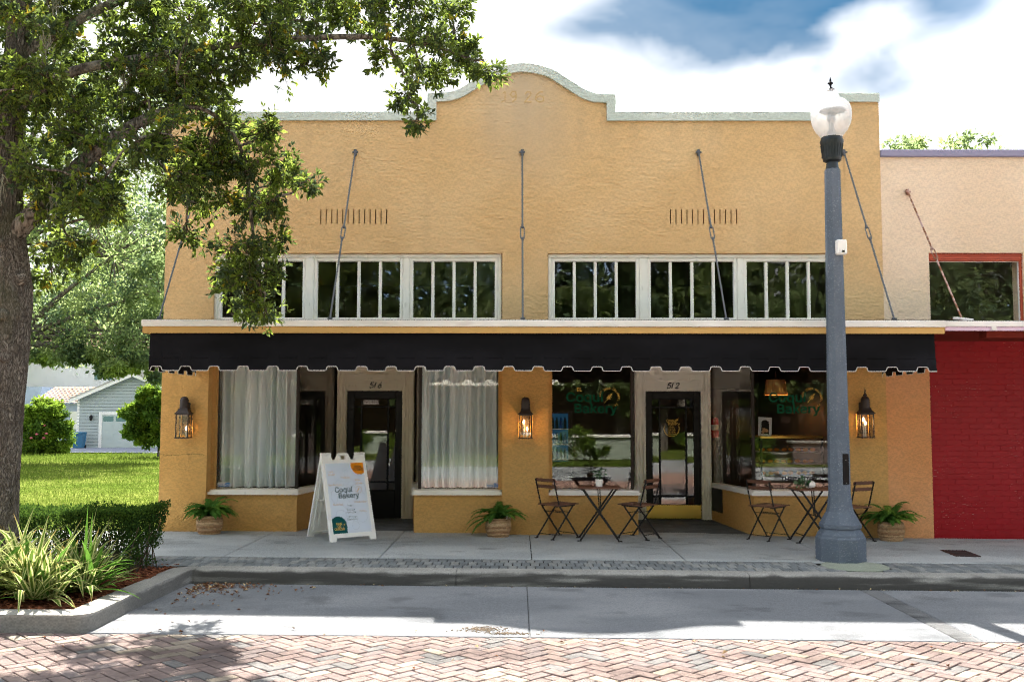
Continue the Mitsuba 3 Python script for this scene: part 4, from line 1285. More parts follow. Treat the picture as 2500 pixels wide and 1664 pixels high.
LEN = math.hypot(Ht, SPREAD / 2)
leaf = Polygon([(0, 0), (0.085, 0), (0.10, 0.05), (Wd - 0.10, 0.05), (Wd - 0.085, 0), (Wd, 0), (Wd - 0.012, LEN), (Wd - 0.15, LEN), (Wd - 0.168, LEN - 0.105), (0.168, LEN - 0.105), (0.15, LEN), (0.012, LEN)])
hand = Polygon([(0.225, LEN - 0.106), (0.255, LEN - 0.02), (0.275, LEN - 0.002), (0.39, LEN - 0.002), (0.41, LEN - 0.02), (0.44, LEN - 0.106)]).difference(Polygon([(0.295, LEN - 0.10), (0.295, LEN - 0.035), (0.37, LEN - 0.035), (0.37, LEN - 0.10)]))
for front in (True, False):
    R, o = board(front)
    k = numbered(S + '__panel')
    put(k, None, MB().slab(leaf, -0.03, 0.0).mesh(R=R, at=o), 'mat_white_plastic', label='front panel carrying the poster' if front else 'rear panel')
    put(k, 'handle', MB().slab(hand, -0.032, -0.002).mesh(R=R, at=o), 'mat_white_plastic')
    mb = MB().box(0.05, Wd - 0.05, 0.075, 0.10, -0.05, -0.03, 0.006).box(0.05, 0.085, 0.10, LEN - 0.15, -0.05, -0.03, 0.006).box(Wd - 0.085, Wd - 0.05, 0.10, LEN - 0.15, -0.05, -0.03, 0.006)
    for q in range(3):
        z0 = 0.16 + q * 0.30
        mb.box(0.13, Wd - 0.13, z0, z0 + 0.018, -0.045, -0.03, 0.004).box(0.13, 0.15, z0 + 0.018, z0 + 0.22, -0.045, -0.03, 0.004).box(Wd - 0.15, Wd - 0.13, z0 + 0.018, z0 + 0.22, -0.045, -0.03, 0.004).box(0.15, Wd - 0.15, z0 + 0.20, z0 + 0.22, -0.045, -0.03, 0.004)
        mb.lathe([(0.045, -0.03), (0.045, -0.042), (0.03, -0.044), (0.03, -0.03)], (Wd / 2, z0 + 0.11, 0), 16)
    put(k, 'ribs', mb.mesh(R=R, at=o), 'mat_white_plastic', kind='stuff')
    if front:
        pz0, pz1, px0, px1 = 0.105, LEN - 0.15, 0.055, Wd - 0.055
        PW, PH = px1 - px0, pz1 - pz0
        po = numbered(S + '__poster')
        put(po, None, MB().slab(sbox(px0, pz0, px1, pz1), 0.0, 0.003).mesh(R=R, at=o), 'mat_poster', label='pale blue menu poster')
        fp = lambda a, b: (px0 + a * PW, pz0 + b * PH)  # noqa: E731
        page = sbox(px0, pz0, px1, pz1)

        def flat(g, mat, nm, h0=0.003, h1=0.0042, **kw):
            put(po, nm, MB().slab(g.intersection(page), h0, h1).mesh(R=R, at=o), mat, **kw)

        def txt(s, a, b, h, mat, nm, bold=True, layer=0.003, squeeze=1.0):
            m_ = words(s, h, bold, 0.001, 0, squeeze)
            v_ = np.array(m_.vertices)
            v_[:, 0] -= (v_[:, 0].min() + v_[:, 0].max()) / 2
            c = fp(a, b)
            v_ = v_ + [c[0], c[1], layer]
            put(po, nm, trimesh.Trimesh(v_ @ R.T + o, m_.faces, process=False), mat)

        orng = unary_union([Point(*fp(0.88, 0.955)).buffer(0.118), sbox(*fp(0.665, 0.955), *fp(1.0, 1.0))])
        flat(orng, 'mat_orange', 'orange_badge')
        tl = unary_union([Point(*fp(0.155, 0.115)).buffer(0.118), sbox(*fp(0.0, 0.0), *fp(0.37, 0.115))])
        flat(tl, 'mat_teal', 'teal_badge')
        txt('PAN', 0.845, 0.925, 0.034, 'mat_ink_black', 'lettering', True, 0.0042)
        txt('SOBAO', 0.845, 0.885, 0.034, 'mat_ink_black', 'lettering', True, 0.0042)
        for q, s_ in enumerate(('PAN', 'DE', 'QUESO')):
            txt(s_, 0.17, 0.118 - q * 0.036, 0.031, 'mat_yellow_ink', 'lettering', True, 0.0042)
        txt('Coqu\u00ed', 0.40, 0.580, 0.068, 'mat_ink', 'lettering')
        txt('Bakery', 0.52, 0.494, 0.068, 'mat_ink', 'lettering')
        for s_, a, b in (('Fresh', 0.12, 0.865), ('Bread', 0.13, 0.825), ('Pastries', 0.50, 0.775), ('Sandwiches', 0.19, 0.675), ('Bake', 0.80, 0.735), ('goods', 0.82, 0.69), ('Quesitos', 0.21, 0.395), ('Empanadas', 0.80, 0.42), ('Coffee', 0.83, 0.285)):
            txt(s_, a, b, 0.025, 'mat_tan_ink', 'lettering', False)
        for s_, b in (('Hours', 0.375), ('TUE-FRI', 0.31), ('6AM-6PM', 0.275), ('SAT-SUN', 0.21), ('8AM-6PM', 0.175)):
            txt(s_, 0.53, b, 0.021, 'mat_ink', 'lettering', False)
        dl_ = []
        for (a, b, rx, ry) in ((0.28, 0.83, .09, .07), (0.50, 0.87, .07, .07), (0.50, 0.87, .03, .03), (0.60, 0.70, .14, .06), (0.30, 0.70, .12, .05), (0.93, 0.62, .05, .08), (0.42, 0.42, .10, .07), (0.25, 0.25, .13, .08), (0.80, 0.22, .13, .08), (0.60, 0.10, .09, .06), (0.14, 0.52, .08, .09), (0.62, 0.70, .09, .035)):
            c = fp(a, b)
            dl_.append(affinity.scale(Point(*c).buffer(1, quad_segs=10), rx * PW, ry * PH).exterior.buffer(0.0018))
        flat(unary_union(dl_), 'mat_doodle', 'doodles', 0.0026, 0.0036)
        g_ = sprig(0, 0, 0.04, 0.004)
        flat(affinity.translate(g_, *fp(0.78, 0.605)), 'mat_tan_ink', 'leaf_emblem')
        flat(affinity.translate(Point(0, 0).buffer(0.045).exterior.buffer(0.0022), *fp(0.79, 0.605)), 'mat_tan_ink', 'leaf_emblem')
        flat(affinity.translate(affinity.scale(g_, 0.7, 0.7), *fp(0.30, 0.115)), 'mat_yellow_ink', 'leaf_emblem', 0.0042, 0.0052)
R, o = board(True)
mb = MB().tube([o + R @ [0.02, 0.55, -0.02], o + R @ [0.02, 0.55, -0.02] + Nb * 0.33], 0.006, 6)
put(S, 'hinge_strap', mb, 'mat_grey_plastic')


# ------------------------------------------------------------------ bistro chairs and tables
def place(mb, x, y, a):
    return mb.mesh(R=rotz(a), at=(x, y, gz(x)))


def chair(x, y, deg, label):
    t = thing('folding_chair', label, 'chair', 'folding bistro chairs outside the bakery')
    a = math.radians(deg)
    for s in (-1, 1):
        w = 0.185 * s
        put(t, 'back_leg', place(MB().bar((0.215, w, 0.012), (-0.135, w, 0.455), 0.010, 0.022, (0, 1, 0), 0.002).bar((-0.133, w, 0.445), (-0.232, w, 0.80), 0.010, 0.020, (0, 1, 0), 0.002).bar((0.19, w, 0.008), (0.255, w, 0.008), 0.012, 0.014, (0, 1, 0), 0.002), x, y, a), 'mat_iron')
        w = 0.163 * s
        put(t, 'front_leg', place(MB().bar((-0.225, w, 0.012), (0.135, w, 0.435), 0.010, 0.022, (0, 1, 0), 0.002).bar((-0.265, w, 0.008), (-0.20, w, 0.008), 0.012, 0.014, (0, 1, 0), 0.002), x, y, a), 'mat_iron')
        put(t, 'seat_rail', place(MB().bar((-0.155, 0.15 * s, 0.437), (0.185, 0.15 * s, 0.443), 0.012, 0.02, (0, 1, 0), 0.002), x, y, a), 'mat_iron')
    for (px, pz, w) in ((0.17, 0.065, 0.185), (-0.18, 0.065, 0.163), (0.065, 0.355, 0.163), (-0.055, 0.355, 0.185)):
        put(t, 'crossbar', place(MB().tube([(px, -w, pz), (px, w, pz)], 0.0055, 6), x, y, a), 'mat_iron', 40)
    for q in range(5):
        px = -0.145 + q * 0.082
        put(t, 'seat_slat', place(MB().obox((px, 0, 0.457 + 0.004 * (q - 2) * 0.5), (0.036, 0.195, 0.0075), None, 0.003), x, y, a), 'mat_wood')
    for (px, pz) in ((-0.224, 0.785), (-0.204, 0.700)):
        R_ = np.array([[0.96, 0, -0.27], [0, 1, 0], [0.27, 0, 0.96]])
        put(t, 'back_slat', place(MB().obox((px + 0.014, 0, pz), (0.0065, 0.20, 0.0235), R_, 0.003), x, y, a), 'mat_wood')
    return t


chair(0.545, -0.33, 40, 'folding bistro chair left of the table with the upright white pot')
chair(1.660, -0.28, 141, 'folding bistro chair between the upright white pot and the brass kick plate')
chair(3.425, -0.27, 40, 'folding bistro chair before the splayed window of the doorway numbered 512')
chair(4.545, -0.31, 122, 'folding bistro chair partly hidden behind the street lamp')


def table(x, y, deg, label):
    t = thing('bistro_table', label, 'table', 'folding bistro tables outside the bakery')
    a = math.radians(deg)
    for q in range(8):
        put(t, 'top_slat', place(MB().obox((0, -0.24 + q * 0.0686, 0.700), (0.275, 0.030, 0.008), None, 0.003), x, y, a), 'mat_wood')
    for s in (-1, 1):
        put(t, 'top_rail', place(MB().bar((0.235 * s, -0.26, 0.683), (0.235 * s, 0.26, 0.683), 0.02, 0.012, (1, 0, 0), 0.002), x, y, a), 'mat_iron')
        put(t, 'leg', place(MB().bar((-0.225, 0.215 * s, 0.69), (0.255, 0.215 * s, 0.012), 0.012, 0.024, (0, 1, 0), 0.002).bar((0.24, 0.215 * s, 0.008), (0.30, 0.215 * s, 0.008), 0.014, 0.014, (0, 1, 0), 0.002), x, y, a), 'mat_iron')
        put(t, 'leg', place(MB().bar((0.225, 0.190 * s, 0.69), (-0.255, 0.190 * s, 0.012), 0.012, 0.024, (0, 1, 0), 0.002).bar((-0.24, 0.190 * s, 0.008), (-0.30, 0.190 * s, 0.008), 0.014, 0.014, (0, 1, 0), 0.002), x, y, a), 'mat_iron')
        put(t, 'brace', place(MB().bar((0.015 * s, 0.0, 0.69), (0.012, 0.0, 0.36) if s < 0 else (0.03, 0.0, 0.33), 0.012, 0.014, (0, 1, 0), 0.002), x, y, a), 'mat_iron')
    for (px, w, pz) in ((0.0, 0.215, 0.352), (0.19, 0.215, 0.10), (-0.19, 0.190, 0.10)):
        put(t, 'crossbar', place(MB().tube([(px, -w, pz), (px, w, pz)], 0.0065, 6), x, y, a), 'mat_iron', 40)


table(1.095, -0.50, -2, 'wooden topped folding table between two chairs with an upright white pot')
table(3.975, -0.47, 3, 'wooden topped folding table with a white pot lying on its side')


# small pots
def small_plant(x, y, z, R, label, seed, n):
    t = thing('potted_plant', label, 'potted plant', 'small white pots on the bistro tables')
    o = np.array([x, y, z])
    put(t, 'pot', MB().lathe([(0.001, 0.0), (0.040, 0.0), (0.044, 0.004), (0.052, 0.095), (0.050, 0.098), (0.047, 0.094), (0.043, 0.075)], (0, 0, 0), 28).mesh(R=R, at=o), 'mat_white_plastic', 30)
    put(t, 'soil', MB().lathe([(0.001, 0.076), (0.044, 0.076)], (0, 0, 0), 20).mesh(R=R, at=o), 'mat_soil')
    r = np.random.default_rng(seed)
    st = MB()
    for q in range(n):
        a = q * 2.4 + r.uniform(-0.4, 0.4)
        rad = r.uniform(0.02, 0.075)
        p0 = np.array([0.012 * math.cos(a), 0.012 * math.sin(a), 0.07])
        p1 = np.array([rad * math.cos(a), rad * math.sin(a), r.uniform(0.13, 0.23)])
        st.tube([p0, (p0 + p1) / 2 + [0, 0, 0.01], p1], 0.0018, 4)
        d = np.array([math.cos(a), math.sin(a), r.uniform(-0.3, 0.7)])
        d /= np.linalg.norm(d)
        sd = np.cross(d, [0, 0, 1])
        sd /= np.linalg.norm(sd)
        up = np.cross(sd, d)
        L, Wl = r.uniform(0.055, 0.085), r.uniform(0.020, 0.028)
        V = [p1, p1 + d * L * .3 + sd * Wl * .9 + up * .006, p1 + d * L * .7 + sd * Wl * .8 + up * .004, p1 + d * L - up * .012, p1 + d * L * .7 - sd * Wl * .8 + up * .004, p1 + d * L * .3 - sd * Wl * .9 + up * .006, p1 + d * L * .5]
        mb = MB().add(V, [[6, 0, 1], [6, 1, 2], [6, 2, 3], [6, 3, 4], [6, 4, 5], [6, 5, 0]])
        put(t, 'leaf', mb.mesh(R=R, at=o), 'mat_pot_leaf_pale' if r.random() < 0.4 else 'mat_pot_leaf')
    put(t, 'stems', st.mesh(R=R, at=o), 'mat_pot_leaf', kind='stuff')


small_plant(1.10, -0.52, 0.708 + gz(1.1), np.eye(3), 'white pot with pale green leaves standing upright on a bistro table', 4, 20)
RL = trimesh.transformations.euler_matrix(0, -PI / 2 + 0.05, 0.25)[:3, :3]
small_plant(3.985, -0.50, 0.760 + gz(3.98), RL, 'white pot with green leaves fallen over on a bistro table', 6, 20)


# ------------------------------------------------------------------ ferns in rope baskets
def fern(x, y, label, handle, seed, nf, big, flop):
    t = thing('fern_basket', label, 'potted fern', 'ferns in rope baskets along the bakery wall')
    o = np.array([x, y, gz(x)])
    prof = [(0.001, 0.0), (0.135, 0.0)]
    for q in range(14):
        z = 0.008 + q * 0.018
        r = 0.142 + 0.036 * math.sin(min(1, z / 0.235) * PI * 0.80)
        prof += [(r - 0.004, z - 0.007), (r + 0.004, z), (r - 0.004, z + 0.008)]
    zt_ = prof[-1][1]
    prof += [(prof[-1][0] - 0.012, zt_ + 0.004), (prof[-1][0] - 0.02, zt_ - 0.03)]
    put(t, 'basket', MB().lathe(prof, (0, 0, 0), 40).mesh(at=o), 'mat_rope', 50)
    put(t, 'soil', MB().lathe([(0.001, zt_ - 0.03), (0.15, zt_ - 0.03)], (0, 0, 0), 24).mesh(at=o), 'mat_soil')
    if handle:
        a = handle
        hp_ = [np.array([0.155 * math.cos(a) - 0.05 * math.cos(q) * math.sin(a), 0.155 * math.sin(a) + 0.05 * math.cos(q) * math.cos(a), zt_ - 0.01 + 0.075 * math.sin(q)]) for q in np.linspace(0, PI, 12)]
        put(t, 'handle', MB().tube(hp_, 0.011, 7).mesh(at=o), 'mat_rope_pale', 40)
    r = np.random.default_rng(seed)
    for q in range(nf):
        a = q * 2.399 + r.uniform(-0.3, 0.3)
        if flop is not None and q < len(flop):
            a, Lf, rise = flop[q]
        else:
            Lf, rise = r.uniform(0.24, 0.44) * big, r.uniform(0.80, 1.58)
        d = np.array([math.cos(a), math.sin(a)])
        k = 14
        P_ = []
        p = np.array([d[0] * 0.03, d[1] * 0.03, zt_ - 0.02])
        el = rise
        for s in range(k):
            P_.append(p.copy())
            st = Lf / (k - 1)
            p = p + np.array([d[0] * math.cos(el) * st, d[1] * math.cos(el) * st, math.sin(el) * st])
            el -= (0.10 + 0.05 * r.random()) * (1.25 if rise > 0.9 else 0.9)
        P_ = np.array(P_)
        mb = MB().tube(P_, np.linspace(0.0028, 0.0008, k), 4)
        sd = np.array([-d[1], d[0], 0])
        tg = np.gradient(P_, axis=0)
        tg /= np.linalg.norm(tg, axis=1, keepdims=True)
        for s in np.arange(1.4, k - 0.2, 0.27):
            i0 = int(min(k - 2, s))
            f = s - i0
            c = P_[i0] * (1 - f) + P_[i0 + 1] * f
            tt_ = tg[i0]
            env = math.sin(PI * min(1.0, 0.20 + 0.80 * (s / (k - 1)))) ** 0.7
            L = 0.062 * env * big + 0.008
            for sgn in (-1, 1):
                dd = sd * sgn * 0.86 + tt_ * 0.42 + np.array([0, 0, -0.12 + r.uniform(-0.15, 0.12)])
                dd /= np.linalg.norm(dd)
                wv = tt_ * 0.0068 * big
                mid = c + dd * L * 0.45
                mb.add([c - wv * 0.4, mid - wv, c + dd * L - [0, 0, 0.008], mid + wv, c + wv * 0.4], [[0, 1, 4], [4, 1, 3], [1, 2, 3]])
        put(t, 'frond', mb.mesh(at=o), 'mat_fern_light' if r.random() < 0.3 else 'mat_fern')


fern(-4.22, -0.22, 'full green fern in a rope basket at the corner pillar', None, 3, 84, 1.0, [(PI, 0.30, 0.9), (0.2, 0.42, 0.95), (-0.1, 0.36, 1.0), (PI + 0.3, 0.30, 1.0), (0.5, 0.46, 1.52), (1.2, 0.50, 1.55), (2.0, 0.44, 1.5)])
fern(-0.26, -0.24, 'sparse fern in a rope basket with a loop handle between the shop fronts', -0.45, 8, 34, 1.0, [(PI + 0.1, 0.47, 0.35), (PI - 0.2, 0.46, 0.5), (0.0, 0.40, 0.85), (-0.25, 0.38, 0.75), (1.5, 0.46, 1.45), (1.0, 0.44, 1.3), (PI + 0.4, 0.42, 0.25)])
fern(5.09, -0.27, 'wide spreading fern in a rope basket beside the peach pier', None, 12, 52, 1.05, [(PI, 0.47, 1.15), (PI - 0.2, 0.44, 1.0), (0.1, 0.44, 1.25), (0.0, 0.40, 0.9), (0.6, 0.55, 1.5), (PI + 0.3, 0.38, 0.8), (1.4, 0.46, 1.5)])

# ------------------------------------------------------------------ street lamp
LPX, LPY = 3.785, -2.19
SL = thing('street_lamp', 'grey octagonal concrete street lamp with clear acorn globe', 'street lamp')
o = np.array([LPX, LPY, gz(LPX)])
c8 = 1 / math.cos(PI / 8)
prof = [(0.001, -0.01), (0.262, -0.01), (0.264, 0.262), (0.250, 0.285), (0.246, 0.305), (0.212, 0.355), (0.207, 0.372), (0.222, 0.380), (0.222, 0.425), (0.212, 0.432), (0.190, 0.478), (0.165, 0.527), (0.146, 0.566), (0.130, 0.640), (0.122, 0.72), (0.117, 0.80), (0.1165, 1.28), (0.104, 2.36), (0.096, 3.37), (0.085, 4.625), (0.066, 4.64)]
put(SL, 'post', MB().lathe([(r * c8, z) for r, z in prof], (0, 0, 0), 8, PI / 8).mesh(at=o), 'mat_granite', 12)
prof = [(0.078, 4.63), (0.068, 4.70), (0.066, 4.715), (0.104, 4.735), (0.108, 4.755), (0.112, 4.77), (0.118, 4.87), (0.128, 4.93), (0.137, 4.955), (0.137, 4.985), (0.124, 4.992), (0.124, 5.02), (0.10, 5.022)]
put(SL, 'capital', MB().lathe(prof, (0, 0, 0), 32).mesh(at=o), 'mat_capital', 30)
mb = MB()
for q in range(20):
    a = q * 2 * PI / 20
    mb.tube([(0.110 * math.cos(a), 0.110 * math.sin(a), 4.775), (0.119 * math.cos(a), 0.119 * math.sin(a), 4.88), (0.128 * math.cos(a), 0.128 * math.sin(a), 4.93)], 0.008, 5)
put(SL, 'capital_flutes', mb.mesh(at=o), 'mat_capital', 40, kind='stuff')
prof = [(0.115, 5.012), (0.150, 5.06), (0.190, 5.11), (0.218, 5.17), (0.234, 5.23), (0.240, 5.30), (0.234, 5.37), (0.215, 5.42), (0.18, 5.46), (0.128, 5.49), (0.098, 5.505), (0.100, 5.53), (0.084, 5.565), (0.055, 5.605), (0.022, 5.628), (0.001, 5.632)]
put(SL, 'globe', MB().lathe(prof, (0, 0, 0), 48).mesh(at=o), 'mat_globe', 40)
put(SL, 'reflector', MB().lathe([(0.155, 5.345), (0.150, 5.36), (0.02, 5.40)], (0.02, 0, 0), 28).lathe([(0.05, 5.02), (0.05, 5.10), (0.03, 5.12), (0.028, 5.20), (0.05, 5.23), (0.05, 5.29), (0.03, 5.33)], (0, 0, 0), 16).mesh(at=o), 'mat_reflector', 30)
prof = [(0.050, 5.606), (0.046, 5.618), (0.024, 5.632), (0.012, 5.645), (0.014, 5.67), (0.031, 5.685), (0.031, 5.695), (0.014, 5.705), (0.011, 5.735), (0.001, 5.765)]
put(SL, 'finial', MB().lathe(prof, (0, 0, 0), 14).mesh(at=o), 'mat_black_paint', 30)
put(SL, 'sensor_box', MB().box(-0.062, 0.058, -0.17, -0.085, 3.58, 3.755, 0.012).mesh(at=o + [0.045, 0, 0]), 'mat_white_plastic', label='small white box strapped to the post')
put(SL, 'sensor_eye', MB().box(0.04, 0.07, -0.173, -0.17, 3.60, 3.625, 0.001).mesh(at=o), 'mat_ink_black')
Rp = rotz(0.0)
mb = MB().box(-0.036, 0.036, -0.132, -0.105, 0.885, 1.24, 0.004)
put(SL, 'access_plate', mb.mesh(at=o + [0.043, 0.008, 0]), 'mat_black_paint', label='black access plate on the post')
mb = MB()
for z in (0.895, 1.185):
    mb.lathe([(0.001, -0.136), (0.005, -0.136), (0.005, -0.13)], (0, 0, 0), 8)
mb2 = MB()
for z in (0.90, 1.17):
    mb2.tube([(0.043, -0.128, z), (0.043, -0.122, z)], 0.005, 8)
put(SL, 'screw', mb2.mesh(at=o), 'mat_reflector', kind='stuff')

# ------------------------------------------------------------------ inside the shops
def curtain(x0, x1, seed, key_label):
    t = thing('sheer_curtain', key_label, 'curtain', None)
    r = np.random.default_rng(seed)
    nx = 260
    u = np.linspace(0, 1, nx)
    ph = np.cumsum(np.repeat(r.uniform(0.4, 1.9, nx // 13), 13)) * 0.155
    s = np.sin(ph)
    off = 0.060 * np.sign(s) * np.abs(s) ** 0.7 + 0.018 * np.sin(u * 97 + 1)
    V = []
    for z in (2.74, 2.0, 1.2, 0.615):
        fl = 1.0 + (2.74 - z) * 0.16
        V.append(np.stack([x0 + (x1 - x0) * (u + 0.008 * np.sin(u * 9 + z * 1.3)), 0.47 + off * fl, np.full(nx, z)], -1))
    V = np.stack(V, 1)
    idx = np.arange(nx * 4).reshape(nx, 4)
    put(t, None, MB().add(V.reshape(-1, 3), np.stack([idx[:-1, :-1], idx[:-1, 1:], idx[1:, 1:], idx[1:, :-1]], -1).reshape(-1, 4)), 'mat_sheer', True)


curtain(-4.34, -3.20, 5, 'sheer white curtain behind the window by the corner pillar')
curtain(-1.40, -0.24, 9, 'sheer white curtain behind the window by the middle pillar')

D = thing('display_case', 'glass fronted pastry display case inside the bakery window', 'display case')
dx0, dx1, dy0, dy1 = 3.75, 4.72, 1.45, 2.15
mb = MB().box(dx0, dx1, dy0, dy1, 0.02, 0.55, 0.01)
put(D, 'base', mb, 'mat_dark_frame')
put(D, 'top', MB().box(dx0, dx1, dy0, dy1, 1.30, 1.335, 0.004), 'mat_brass')
for q, z in enumerate((0.72, 0.90, 1.08)):
    put(D, 'shelf', MB().box(dx0 + 0.02, dx1 - 0.02, dy0 + 0.06, dy1, z, z + 0.015), 'mat_interior_light')
for x in (dx0, dx1 - 0.03):
    put(D, 'frame_post', MB().box(x, x + 0.03, dy0, dy0 + 0.03, 0.55, 1.30), 'mat_iron')
put(D, 'glass', MB().add([(dx0, dy0 + 0.01, 0.55), (dx1, dy0 + 0.01, 0.55), (dx1, dy0 + 0.02, 1.30), (dx0, dy0 + 0.02, 1.30)], [[0, 1, 2, 3]]), 'mat_pane')
r = np.random.default_rng(2)
mb = MB()
for z in (0.735, 0.915, 1.095):
    for q in range(8):
        m_ = trimesh.creation.icosphere(1, 1.0)
        mb.add(m_.vertices * [0.045, 0.04, 0.028] + [dx0 + 0.09 + q * 0.11 + r.uniform(-.01, .01), dy0 + 0.2 + r.uniform(-.03, .1), z + 0.026], m_.faces)
put(D, 'pastries', mb, 'mat_orange', True, kind='stuff')
t = thing('menu_card', 'white card with a black arch picture standing on the display case', 'card')
Rc = trimesh.transformations.euler_matrix(-0.12, 0.06, 0)[:3, :3]
put(t, 'board', MB().box(-0.105, 0.105, 0, 0.012, 0, 0.29).mesh(R=Rc, at=(3.86, 1.60, 1.337)), 'mat_white_ink')
arch = unary_union([sbox(-0.06, 0.03, 0.06, 0.19), Point(0, 0.19).buffer(0.06)])
put(t, 'picture', MB().prism(arch, -0.004, -0.001).mesh(R=Rc, at=(3.86, 1.60, 1.337)), 'mat_ink_black')
bl = unary_union([Point(-0.02, 0.10).buffer(0.025), Point(0.02, 0.08).buffer(0.028), Point(-0.03, 0.06).buffer(0.024)])
put(t, 'picture_food', MB().prism(bl, -0.007, -0.005).mesh(R=Rc, at=(3.86, 1.60, 1.337)), 'mat_tan_ink')
t = thing('pendant_lamp', 'woven orange drum pendant lamp lit behind the bakery window', 'lamp')
po_ = np.array([4.22, 2.3, 0])
put(t, 'shade', MB().lathe([(0.185, 1.985), (0.150, 2.235)], (0, 0, 0), 32).mesh(at=po_), 'mat_shade', 40)
put(t, 'cord', MB().tube([(0, 0, 2.79), (0, 0, 2.12)], 0.004, 6).mesh(at=po_), 'mat_ink_black')
scene[t + '__bulb'] = mikit.ply(MB().lathe([(0.001, 1.99), (0.022, 2.005), (0.03, 2.03), (0.018, 2.06), (0.001, 2.075)], (0, 0, 0), 12).mesh(at=po_), 'mat_black_paint', True, emitter={'type': 'area', 'radiance': rgb((22, 12, 4.5))})
t = thing('fire_extinguisher', 'red fire extinguisher hung on the shop wall behind the glass', 'fire extinguisher')
fo = np.array([3.28, 2.6, 1.28])
put(t, 'cylinder', MB().lathe([(0.001, 0), (0.055, 0.005), (0.06, 0.02), (0.06, 0.28), (0.045, 0.32), (0.02, 0.335), (0.001, 0.336)], (0, 0, 0), 20).mesh(at=fo), 'mat_red', 35)
put(t, 'band', MB().lathe([(0.0615, 0.13), (0.0615, 0.22)], (0, 0, 0), 20).mesh(at=fo), 'mat_white_ink', 35)
put(t, 'valve', MB().box(-0.015, 0.015, -0.02, 0.02, 0.33, 0.37).box(-0.05, 0.03, -0.01, 0.01, 0.37, 0.385).mesh(at=fo), 'mat_iron')
t = thing('wall_shelf', 'dark shelf stand carrying the fire extinguisher inside the shop', 'shelf')
put(t, None, MB().box(3.10, 3.70, 2.67, 2.95, 0.02, 2.1), 'mat_dark_frame')
t = thing('beverage_cooler', 'lit blue beverage cooler inside the bakery beside the pillar', 'cooler')
put(t, 'cabinet', MB().box(0.30, 0.98, 3.6, 4.2, 0.02, 0.80).box(0.30, 0.98, 3.72, 4.2, 0.80, 1.72), 'mat_dark_frame')
put(t, 'lit_panel', MB().box(0.36, 0.90, 3.70, 3.718, 0.84, 1.68), 'mat_teal', emitter={'type': 'area', 'radiance': rgb((0.0004, 0.002, 0.004))})
for q in range(3):
    z = 0.86 + q * 0.27
    put(t, 'shelf', MB().box(0.36, 0.90, 3.60, 3.70, z, z + 0.015), 'mat_reflector')
mbc = [MB(), MB(), MB()]
for q in range(3):
    for b in range(7):
        mbc[(q + b) % 3].lathe([(0.028, 0), (0.028, 0.12), (0.012, 0.17), (0.012, 0.20), (0.001, 0.2)], (0.41 + b * 0.072, 3.64, 0.875 + q * 0.27), 10)
for q, m_ in enumerate(('mat_teal', 'mat_blue_ink', 'mat_teal')):
    put(f'{t}__bottles__{q:03d}', None, mbc[q], m_, 40)
labels[t + '__bottles'] = {'kind': 'stuff'}

# ------------------------------------------------------------------ trees and planting
def leaf_cards(P, D, N, L, W):
    """One folded leaf per row: base P, direction D, face normal N, length L, width W."""
    S = np.cross(D, N)
    S /= np.linalg.norm(S, axis=1, keepdims=True) + 1e-9
    N = np.cross(S, D)
    L, W = np.asarray(L)[:, None], np.asarray(W)[:, None]
    m = P + D * L * 0.55
    V = np.stack([P, m + S * W / 2 + N * W * 0.16, P + D * L, m - S * W / 2 + N * W * 0.16], 1).reshape(-1, 3)
    k = np.arange(len(P))[:, None] * 4
    return V, np.vstack([k + [0, 1, 2], k + [0, 2, 3]])


def unit(v):
    return v / (np.linalg.norm(v, axis=-1, keepdims=True) + 1e-9)


